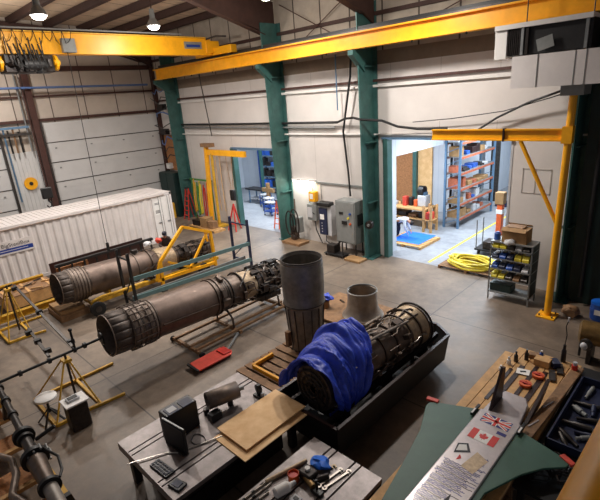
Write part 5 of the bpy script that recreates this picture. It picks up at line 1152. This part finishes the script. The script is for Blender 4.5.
MB().box(-14.35, -13.6, 15.65, 15.98, .55, 2.05).build('body', 'ltgrey', t, bevel=.02); MB().box(-14.33, -13.85, 15.58, 15.65, .6, 1.9).build('front', 'navy', t, bevel=.02); MB().box(-14.4, -13.6, 15.5, 15.9, 2.0, 2.2).build('hood', 'black', t, bevel=.05)
MB().box(-14.25, -14.0, 15.565, 15.58, 1.35, 1.6).build('display', 'paper', t); mb = MB()
for k in range(4): mb.cyl((-14.15, 15.57, .75+k*.14), (-14.15, 15.58, .75+k*.14), .03, n=10)
mb.build('dial', 'ltgrey', t); MB().tube([(-14.0, 15.7, .56), (-13.95, 15.6, .3), (-13.4, 15.5, .15), (-12.9, 15.5, .5)], .03).build('cable', 'black', t)
t = thing('disconnect_box', 'grey fused switch box on the wall with a yellow lamp box above it', 'box', (-15.0, 15.85, .9))
MB().box(-15.25, -14.65, 15.75, 15.98, 1.15, 1.95).build('body', 'grey', t, bevel=.01); MB().box(-15.2, -14.9, 15.72, 15.75, 1.3, 1.8).build('cover', 'ltgrey', t); MB().cyl((-14.75, 15.72, 1.5), (-14.75, 15.6, 1.6), .02).build('lever', 'black', t)
MB().tube([(-14.8, 15.8, 1.15), (-14.75, 15.8, .7), (-14.5, 15.75, .35), (-14.3, 15.7, .1)], .03).build('cable', 'black', t)
t = thing('reel_box', 'bright yellow lidded box on the wall above the grey switch box', 'box', (-14.85, 15.85, 2.1)); MB().box(-15.05, -14.65, 15.7, 15.98, 2.1, 2.6).build('body', 'yellow', t, bevel=.03); MB().box(-14.95, -14.75, 15.68, 15.7, 2.25, 2.5).build('label_plate', 'paper', t); t.name = 'yellow_box'
for x0, z0, x1, z1 in ((-15.2, 1.95, -15.2, 2.9), (-14.4, 2.2, -14.4, 2.95), (-14.95, 2.6, -14.95, 2.95)): one(MB().cyl((x0, 15.93, z0), (x1, 15.93, z1), .02, n=8), 'conduit', 'greysteel', 'short vertical grey conduit %s' % ('above the grey switch box' if x0 < -15 else 'above the dark drive box' if x0 > -14.5 else 'above the yellow lidded box'), 'conduit')
# hoses on the wall and stand
t = thing('hose_stand', 'pump stand with hanging grey hoses on a wooden base by the second green column', 'pump', (-16.1, 15.3, 0))
MB().box(-16.3, -15.1, 14.85, 15.6, 0, .12).build('base', 'dkwood', t); MB().box(-16.05, -15.75, 15.25, 15.6, .12, .8).build('body', 'casing', t, bevel=.03); MB().box(-15.75, -15.5, 15.4, 15.7, .5, 1.3).build('filter', 'grey', t, bevel=.03)
for k, (x, R_) in enumerate(((-15.9, .32), (-15.6, .38), (-15.75, .24))):
    MB().tube([(x+R_*math.cos(a)*.8, 15.1+.05*k, 1.05+R_*1.9*math.sin(a)) for a in [i*PI/9 for i in range(18)]], .035, 8, True).build('hose', 'dkpipe', t)
MB().cyl((-15.85, 15.5, 1.5), (-15.85, 15.5, 2.2), .04).build('pipe', 'ribbed', t)
t = thing('pallet_truck', 'black office chair base and box of junk under the large grey cabinet', 'cart', (-12.5, 14.9, 0)); t.name = 'small_cart'; t['label'] = 'small black wheeled cart with a dark box in front of the large grey cabinet'
MB().box(-13.2, -12.75, 14.75, 15.1, .12, .5).build('box', 'dkpipe', t, bevel=.02); MB().box(-13.3, -12.2, 14.65, 15.15, .08, .12).build('deck', 'black', t); MB().cyl((-12.3, 14.8, .1), (-12.3, 14.8, .75), .03).build('handle_post', 'black', t); MB().beam((-12.5, 14.8, .75), (-12.1, 14.8, .75), .04).build('handle', 'black', t)
for x in (-13.2, -12.3):
    for y in (14.7, 15.1): MB().cyl((x-.02, y, .05), (x+.02, y, .05), .05, n=10).build('wheel', 'rubber', t)
one(MB().box(-12.05, -11.2, 14.55, 15.1, 0, .1), 'base_block', 'card', 'pale concrete block on the floor at the foot of the third green column', 'block', bevel=.01)
t = thing('fire_extinguisher', 'small dark round reel fixed beside the wide opening on the green column', 'reel', (-11.1, 15.2, 1.4)); t.name = 'hose_reel'; MB().cyl((-11.1, 15.28, 1.6), (-11.1, 15.15, 1.6), .18, n=20).build('disc', 'dkpipe', t); MB().cyl((-11.1, 15.3, 1.6), (-11.1, 15.1, 1.6), .06).build('hub', 'greysteel', t)

# ================================================================ corner: small yellow gantry, ladders, junk
t = thing('gantry_crane', 'small yellow gantry hoist with a post and short arm in the back corner', 'crane', (-22.9, 15.2, 0))
MB().beam((-22.55, 15.0, 0), (-22.4, 15.2, 4.75), .2, .2).build('post', 'yellow', t); MB().beam((-22.4, 15.2, 4.35), (-18.95, 15.2, 4.32), .16, .3).build('arm', 'yellow', t)
MB().beam((-22.0, 15.15, .1), (-21.9, 15.15, 4.3), .12).build('tie_post', 'yellow2', t); MB().box(-23.0, -21.6, 14.8, 15.5, 0, .1).build('base', 'yellow2', t); MB().box(-22.7, -21.7, 15.0, 15.3, 4.65, 4.85).build('head', 'dkwood', t)
t = thing('chain_block', 'dark chain block hanging on ropes from the yellow gantry arm', 'hoist', (-20.3, 15.1, 1.6))
MB().cyl((-20.35, 15.1, 2.4), (-20.55, 15.1, 4.2), .015, n=6).cyl((-20.2, 15.1, 2.4), (-20.0, 15.1, 4.2), .015, n=6).build('rope', 'dkwood', t); MB().box(-20.45, -20.1, 15.0, 15.2, 1.75, 2.35).build('body', 'black', t, bevel=.05)
for x, lb in ((-21.6, 'left'), (-21.2, 'right')): one(MB().tube([(x, 15.15, 4.2), (x+.03, 15.1, 2.8), (x, 15.15, 1.0)], .02, 6), 'rope', 'wood', lb+' tan rope hanging from the yellow gantry arm', 'rope')
def ladder(x, y, h, lb, m, w_=.5, sp=.7):
    t = thing('stepladder', lb, 'ladder', (x, y, 0))
    for s_ in (-1, 1):
        MB().beam((x+s_*w_/2, y-sp/2, 0), (x+s_*w_*.3, y, h), .05).build('rail', m, t); MB().beam((x+s_*w_/2, y+sp/2, 0), (x+s_*w_*.3, y, h), .04).build('back_leg', m, t)
    for k in range(1, int(h/.3)): f_ = k*.3/h; MB().box(x-w_/2*(1-f_*.4), x+w_/2*(1-f_*.4), y-sp/2*(1-f_)-.06, y-sp/2*(1-f_)+.02, k*.3-.015, k*.3+.015).build('step', m, t)
    MB().box(x-w_*.35, x+w_*.35, y-.1, y+.1, h-.02, h+.03).build('top_cap', 'black', t); return t
ladder(-25.3, 15.3, 2.0, 'red and orange stepladder standing in the back corner by the dark cabinet', 'red')
ladder(-18.45, 16.75, 1.6, 'orange-red folded stepladder just inside the narrow opening', 'orange', .4, .5)
t = thing('equipment_stand', 'red A-shaped stand near the narrow opening beside the yellow gantry', 'stand', (-20.4, 15.1, 0))
for a, b in (((-20.75, 14.85), (-20.35, 15.1)), ((-20.05, 14.85), (-20.35, 15.1)), ((-20.4, 15.5), (-20.35, 15.1))): MB().beam((a[0], a[1], 0), (b[0], b[1], 1.55), .06).build('leg', 'red', t)
MB().beam((-20.6, 14.95, .4), (-20.15, 14.95, .4), .05).build('brace', 'red', t)
for i, (x, h_, m, lb) in enumerate(((-24.7, 2.1, 'yellow2', 'yellow hanging sling left of the gantry post'), (-24.4, 1.9, 'green', 'green hanging sling left of the gantry post'), (-24.1, 2.0, 'yellow3', 'pale yellow hanging sling left of the gantry post'), (-23.7, 1.8, 'red', 'red hanging sling left of the gantry post'), (-23.3, 2.0, 'orange', 'orange hanging sling left of the gantry post'))):
    one(MB().tube([(x, 15.5, h_+.5), (x-.08, 15.45, h_-.6), (x-.02, 15.42, h_-1.6), (x+.08, 15.45, h_-1.5), (x+.1, 15.5, h_+.3)], .04, 8), 'sling', m, lb, 'sling', 'coloured slings hanging in the back corner')
t = thing('sling_rack', 'green rail rack holding coloured slings in the back corner', 'rack', (-24.2, 15.6, 0)); MB().box(-25.2, -22.9, 15.55, 15.65, 2.5, 2.6).build('rail', 'green', t)
for x in (-25.1, -23.0): MB().box(x, x+.06, 15.57, 15.63, 0, 2.5).build('post', 'green', t)
pallet(-23.6, -20.9, 14.0, 14.75, 'wooden_pallet', 'low pallet with brown boxes at the foot of the yellow gantry', 'wood', 8)
for x, y, s_, m, lb in ((-22.2, 14.4, (.6, .5, .55), 'card', 'largest brown box on the pallet under the yellow gantry'), (-21.6, 14.4, (.45, .4, .4), 'dkwood', 'small brown box on the right end of the pallet under the gantry'), (-23.1, 14.4, (.6, .4, .3), 'dkpipe', 'low dark box on the left end of the pallet under the gantry')):
    t = thing('storage_box', lb, 'box', (x, y, .125)); MB().obox((x, y, .125+s_[2]/2), s_, rz=.1).build('body', m, t, bevel=.01); MB().obox((x, y, .125+s_[2]+.01), (s_[0]+.02, s_[1]+.02, .03), rz=.1).build('lid', m, t)
one(MB().lathe([(0, .1), (.95, .1), (1.0, .06), (1.02, 0)], (-26.6, 14.9, 0), (0, 0, 1), 20), 'bollard', 'yellow2', 'short yellow bollard in the back corner beside the container end', 'bollard')
t = thing('tall_cabinet', 'tall dark green cabinet in the back corner beside the overhead door', 'cabinet', (-27.8, 15.5, 0))
MB().box(-28.1, -26.35, 15.1, 15.8, 0, 2.9).build('body', 'dkgreen', t, bevel=.02); MB().box(-28.1, -27.25, 15.07, 15.1, .1, 2.85).build('door', 'dkgreen', t); MB().box(-27.2, -26.35, 15.07, 15.1, .1, 2.85).build('door', 'dkgreen', t)
one(MB().box(-27.9, -27.55, 15.6, 15.9, 3.05, 3.4), 'small_box', 'white', 'small white box on the corner wall above the tall dark cabinet', 'box')
one(MB().box(-28.15, -26.6, 15.9, 15.99, 2.95, 5.2), 'board', 'osb', 'brown board on the corner wall above the tall dark cabinet', 'board')
for i in range(9):
    rr = random.Random(i); z = 3.9+i*.5
    one(MB().tube([(-27.9+rr.uniform(-.2, .2), 15.5, z), (-27.5, 15.3+rr.uniform(-.3, .1), z+rr.uniform(-.2, .3)), (-27.1, 15.3, z+rr.uniform(-.3, .3)), (-26.6, 15.25, z+rr.uniform(-.1, .4)), (-26.2, 15.4, z+.1)], rr.uniform(.02, .045), 6), 'cable', ('black', 'darksteel', 'bluepipe')[i % 3], '%s cable looping round the corner column, %s' % (('black', 'dark grey', 'blue-grey')[i % 3], ('lowest group', 'middle group', 'highest group')[i//3]), 'cable', 'cables looping round the corner column')
for z, x in ((5.3, -27.1), (6.8, -27.0)): one(MB().box(x-.3, x+.3, 15.3, 15.6, z, z+.35), 'junction_box', 'dkpipe', '%s dark junction box on the corner wall by the first green column' % ('lower' if z < 6 else 'upper'), 'box')
# between the doors
t = thing('wall_reel', 'round yellow disc fixed on the ribbed white sheet between the overhead doors', 'disc', (EX+.15, 7.45, 3.2)); MB().cyl((EX+.12, 7.45, 3.5), (EX+.2, 7.45, 3.5), .34, n=28).build('disc', 'yellow', t); MB().cyl((EX+.2, 7.45, 3.5), (EX+.23, 7.45, 3.5), .1, n=16).build('hub', 'black', t); t.name = 'yellow_disc'
for i, (y, z0, z1, m) in enumerate(((6.75, 2.6, 6.5, 'bluegrey'), (6.95, 5.2, 6.4, 'rubber'), (7.2, 5.2, 6.5, 'dkwood'), (7.45, 5.2, 6.3, 'rubber'), (7.9, 5.2, 9.2, 'greysteel'), (8.15, 2.4, 9.0, 'brownsteel'))):
    one(MB().cyl((EX+.3, y, z0), (EX+.3, y, z1), .045, n=10), 'wall_pipe', m, '%s vertical pipe between the two overhead doors, %s' % ({'bluegrey': 'blue-grey', 'rubber': 'black', 'dkwood': 'tan', 'greysteel': 'grey', 'brownsteel': 'brown'}[m], ['first from left', 'second', 'third', 'fourth', 'fifth', 'last on the right'][i]), 'pipe', 'pipes between the overhead doors')
for i, z in enumerate((6.5, 6.15)): one(MB().box(EX+.25, EX+.4, 5.2, 8.0, z-.06, z+.06), 'cable_tray', 'bluegrey' if i == 0 else 'darksteel', '%s horizontal tray above the ribbed sheet between the overhead doors' % ('upper blue-grey' if i == 0 else 'lower dark'), 'tray')
# x-bracing rods on the upper side wall
for i, (a, b, lb) in enumerate((((-16.2, 8.6), (-11.8, 10.9), 'rod rising to the right between the second and third columns'), ((-16.2, 10.9), (-11.8, 8.6), 'rod falling to the right between the second and third columns'), ((-10.8, 8.6), (-3.5, 10.9), 'rod rising to the right beyond the third column'))):
    one(MB().cyl((a[0], 15.85, a[1]), (b[0], 15.85, b[1]), .02, n=6), 'brace_rod', 'brownsteel', 'thin dark bracing '+lb, 'rod')

# ================================================================ annex
def rack(x0, x1, y0, y1, h, levels, label, seed, goods, m='bluegrey', bm_='rust'):
    t = thing('storage_rack', label, 'rack', ((x0+x1)/2, (y0+y1)/2, 0), 'storage racks in the annex')
    n = max(2, int((y1-y0)/2.4)+1) if y1-y0 > x1-x0 else 2
    for k in range(n):
        yy = y0+(y1-y0)*k/(n-1)
        for x in (x0, x1): MB().box(x-.05, x+.05, yy-.05, yy+.05, 0, h).build('upright', m, t)
        mb = MB()
        for q in range(int(h/.6)): mb.beam((x0, yy, .2+q*.6), (x1, yy, .5+q*.6), .03)
        mb.build('bracing', m, t)
    for z in levels:
        for x in (x0, x1): MB().box(x-.03, x+.03, y0, y1, z-.1, z).build('load_beam', bm_, t)
        MB().box(x0, x1, y0, y1, z, z+.02).build('shelf_deck', 'greysteel', t)
    return t
rack(-10.8, -10.05, 21.3, 25.4, 4.9, (.5, 1.25, 2.0, 2.8, 3.6, 4.3), 'tall storage rack with orange beams along the annex aisle', 3, None)
rnd = random.Random(31); lv = {.5: 'bottom', 1.25: 'second', 2.0: 'third', 2.8: 'fourth', 3.6: 'fifth', 4.3: 'top'}
kinds = [('storage_box', 'card', 'brown box'), ('storage_box', 'rust', 'rust orange box'), ('parts_tray', 'darksteel', 'dark tray of parts'), ('storage_box', 'ltgrey', 'pale grey box'), ('storage_box', 'fin', 'dark maroon box'), ('pipe_bundle', 'greysteel', 'grey pipe bundle'), ('storage_box', 'bluepaint', 'blue box')]
for z in lv:
    y = 21.4
    i = 0
    while y < 24.7:
        nm, m, d = kinds[rnd.randrange(7)]; L = rnd.uniform(.25, .6); h_ = rnd.uniform(.12, .55)
        lb = '%s, %s along the %s level of the tall annex rack' % (d, ORD[i], lv[z])
        if nm == 'pipe_bundle': o = one(MB().cyl((-10.3, y, z+.1), (-10.3, y+L, z+.1), .08, n=10).cyl((-10.45, y, z+.1), (-10.45, y+L*.9, z+.1), .06, n=10).cyl((-10.38, y, z+.22), (-10.38, y+L, z+.22), .06, n=10), nm, m, lb, 'bundle', 'goods on the tall annex rack')
        elif nm == 'parts_tray': o = one(MB().box(-10.7, -10.1, y, y+L, z+.02, z+.12).box(-10.6, -10.2, y+.05, y+L-.05, z+.12, z+.2), nm, m, lb, 'tray', 'goods on the tall annex rack')
        else: o = one(MB().box(-10.7, -10.08-rnd.uniform(0, .15), y, y+L, z+.02, z+h_), nm, m, lb, 'box', 'goods on the tall annex rack', bevel=.01)
        y += L+rnd.uniform(.05, .25); i += 1
# timber bench
t = thing('timber_bench', 'rough pine timber work bench behind the bending person in the annex', 'bench', (-13.2, 21.2, 0))
MB().box(-16.2, -11.45, 20.5, 21.7, .92, 1.0).build('top', 'wood', t); MB().box(-16.1, -11.5, 20.6, 21.6, .4, .45).build('shelf', 'wood', t)
for x in (-16.0, -14.0, -11.6):
    for y in (20.55, 21.6): MB().box(x, x+.14, y, y+.1, 0, .92).build('leg', 'wood', t)
rnd = random.Random(14)
for k in range(14):
    x = -15.9+k*.3; m, d = [('redmat', 'red'), ('dkpipe', 'dark'), ('orange', 'orange'), ('ltgrey', 'pale'), ('dkwood', 'brown')][k % 5]; h_ = rnd.uniform(.15, .5)
    one(MB().obox((x, 20.9+rnd.uniform(-.1, .4), 1.0+h_/2), (rnd.uniform(.18, .28), .3, h_), rz=0), 'tool_box', m, '%s item standing on the pine bench top, %s' % (d, ORD[k]+' from the left'), 'box', 'items on the pine bench', bevel=.02)
for k in range(7):
    x = -15.6+k*.6; one(MB().box(x, x+.45, 20.8, 21.4, .45, .45+rnd.uniform(.15, .32)), 'crate', ('dkpipe', 'dkwood')[k % 2], '%s crate on the lower shelf of the pine bench, %s' % (('dark', 'brown')[k % 2], ORD[k]+' from the left'), 'crate', 'crates under the pine bench')
t = thing('bench_saw', 'pale machine with a dark rounded top at the right end of the pine bench', 'machine', (-12.0, 21.3, 1.0))
MB().box(-12.2, -11.7, 21.0, 21.5, 1.0, 1.6).build('body', 'ltgrey', t, bevel=.05); MB().lathe([(0, .26), (.3, .26)], (-12.2, 21.25, 1.82), (1, 0, 0), 20).build('hood', 'black', t); MB().box(-12.05, -11.8, 21.1, 21.4, 1.55, 1.75).build('neck', 'bluegrey', t)
t = thing('cable_rack', 'pine frame with pink and brown goods beside the tall annex rack', 'frame', (-11.3, 20.3, 0)); t.name = 'timber_stand'
for x, y in ((-11.25, 20.0), (-11.25, 20.6), (-10.85, 20.0), (-10.85, 20.6)): MB().box(x-.05, x+.05, y-.05, y+.05, 0, 1.35).build('post', 'wood', t)
MB().box(-11.3, -10.8, 19.95, 20.65, .6, .64).build('shelf', 'wood', t); MB().box(-11.2, -10.9, 20.05, 20.5, .64, 1.0).build('goods', 'redmat', t, bevel=.04)
# orange post and platform cart by the wide opening
t = thing('barrier_post', 'orange and white post standing at the right side of the annex aisle', 'post', (-7.6, 21.1, 0))
MB().box(-8.0, -7.76, 20.9, 21.2, 0, 1.6).build('body', 'orange', t, bevel=.02); MB().box(-8.02, -7.74, 20.88, 21.22, 1.15, 1.35).build('band', 'paper', t); MB().box(-8.1, -7.7, 20.85, 21.25, 1.6, 2.15).build('top_box', 'card', t, bevel=.02)
t = thing('platform_cart', 'dark platform cart with a grey looped handle beyond the hose pallet', 'cart', (-7.5, 18.6, 0))
MB().box(-7.8, -6.7, 18.2, 19.0, .2, .27).build('deck', 'black', t); MB().tube([(-7.75, 18.25, .25), (-7.75, 18.25, 1.5), (-7.75, 18.9, 1.5), (-7.75, 18.9, .25)], .025).build('handle', 'greysteel', t); MB().box(-7.5, -6.8, 18.3, 18.9, .27, .6).build('load', 'dkpipe', t, bevel=.03)
for x in (-7.65, -6.85):
    for y in (18.3, 18.9): MB().cyl((x-.03, y, .1), (x+.03, y, .1), .1, n=14).build('wheel', 'rubber', t)
one(MB().box(-10.3, -9.2, 26.6, 27.2, 0, .25), 'low_crate', 'navy', 'low dark crate on the floor at the foot of the far grey column', 'crate')
for i, (y0, m) in enumerate(((28.6, 'bluegrey'), (31, 'ltgrey'))):
    t = thing('locker', '%s locker standing against the far annex wall' % ('blue-grey' if i == 0 else 'pale'), 'locker', (-9+i*1.6, 33.4, 0)); MB().box(-9.6+i*1.6, -8.4+i*1.6, 33, 33.8, 0, 2.6-i*.5).build('body', m, t, bevel=.02); MB().box(-9.55+i*1.6, -9.0+i*1.6, 32.97, 33, .1, 2.5-i*.5).build('door', m, t); MB().box(-8.98+i*1.6, -8.45+i*1.6, 32.97, 33, .1, 2.5-i*.5).build('door', m, t)
# narrow opening: tables, trolleys and blue shelving
t = thing('work_table', 'long dark-topped table with grey legs inside the narrow annex opening', 'table', (-24, 20.7, 0))
MB().box(-25.6, -22.2, 20.2, 21.0, .95, 1.03).build('top', 'black', t)
for x in (-25.3, -23.9, -22.4):
    for y in (20.25, 20.9): MB().box(x, x+.07, y, y+.07, 0, .95).build('leg', 'bluegrey', t)
MB().box(-25.3, -23.9, 20.3, 20.9, .3, .35).build('shelf', 'ltgrey', t)
for x, y, lb in ((-22.1, 19.3, 'front blue trolley in front of the dark-topped table'), (-21.1, 18.5, 'blue trolley nearest the narrow opening'), (-23.2, 20.0+.0, 'blue trolley beside the dark-topped table')):
    t = thing('trolley', lb, 'trolley', (x, y, 0), 'blue trolleys in the annex')
    for z in (.25, .8): MB().box(x-.35, x+.35, y-.25, y+.25, z, z+.06).build('shelf', 'bluepaint' if z < .5 else 'ltgrey', t)
    for a in (-.33, .33):
        for b in (-.23, .23): MB().box(x+a-.02, x+a+.02, y+b-.02, y+b+.02, .08, .9).build('post', 'bluepaint', t); MB().cyl((x+a-.02, y+b, .05), (x+a+.02, y+b, .05), .05, n=10).build('wheel', 'rubber', t)
t = thing('wooden_cross_stand', 'pale wooden stand with a cross-shaped top beside the blue trolleys', 'stand', (-22.5, 19.8, 0)); MB().box(-22.75, -22.55, 19.7, 19.9, 0, 1.7).build('post', 'card', t); MB().box(-23.2, -22.1, 19.72, 19.88, 1.1, 1.35).build('arm', 'card', t)
t = thing('storage_rack', 'blue shelving with dark goods against the rear annex wall', 'rack', (-25.8, 23.4, 0))
for x in (-27.1, -24.6):
    for y in (23.0, 23.7): MB().box(x-.04, x+.04, y-.04, y+.04, 0, 4.4).build('upright', 'bluepaint', t)
for z in (.5, 1.3, 2.1, 2.9, 3.7): MB().box(-27.1, -24.6, 23.0, 23.7, z, z+.05).build('shelf_board', 'bluegrey', t)
rnd = random.Random(5)
for z in (.55, 1.35, 2.15, 2.95, 3.75):
    for k in range(4): x = -27+k*.6; m, d = [('bluepaint', 'blue'), ('black', 'black'), ('bluesheet', 'bright blue'), ('dkpipe', 'dark grey')][rnd.randrange(4)]; one(MB().box(x, x+.45, 23.05, 23.5, z, z+rnd.uniform(.25, .6)), 'storage_box', m, '%s box on the blue shelving, %s level, %s' % (d, {.55: 'lowest', 1.35: 'second', 2.15: 'third', 2.95: 'fourth', 3.75: 'top'}[z], ('far left', 'left of centre', 'right of centre', 'far right')[k]), 'box', 'boxes on the blue shelving', bevel=.02)
struct(MB().box(-26.55, -26.4, 22.6, 22.8, 0, 5.6).build('trim_post', 'teal'))
one(MB().tube([(-26.9, 20.6, 0), (-26.9, 20.6, .6), (-26.8, 20.65, .9)], .12, 10), 'figure_stand', 'navy', 'small dark upright canister on the annex floor left of the dark-topped table', 'canister')
for o in bpy.data.objects:
    if '_o' in o.keys(): del o['_o']
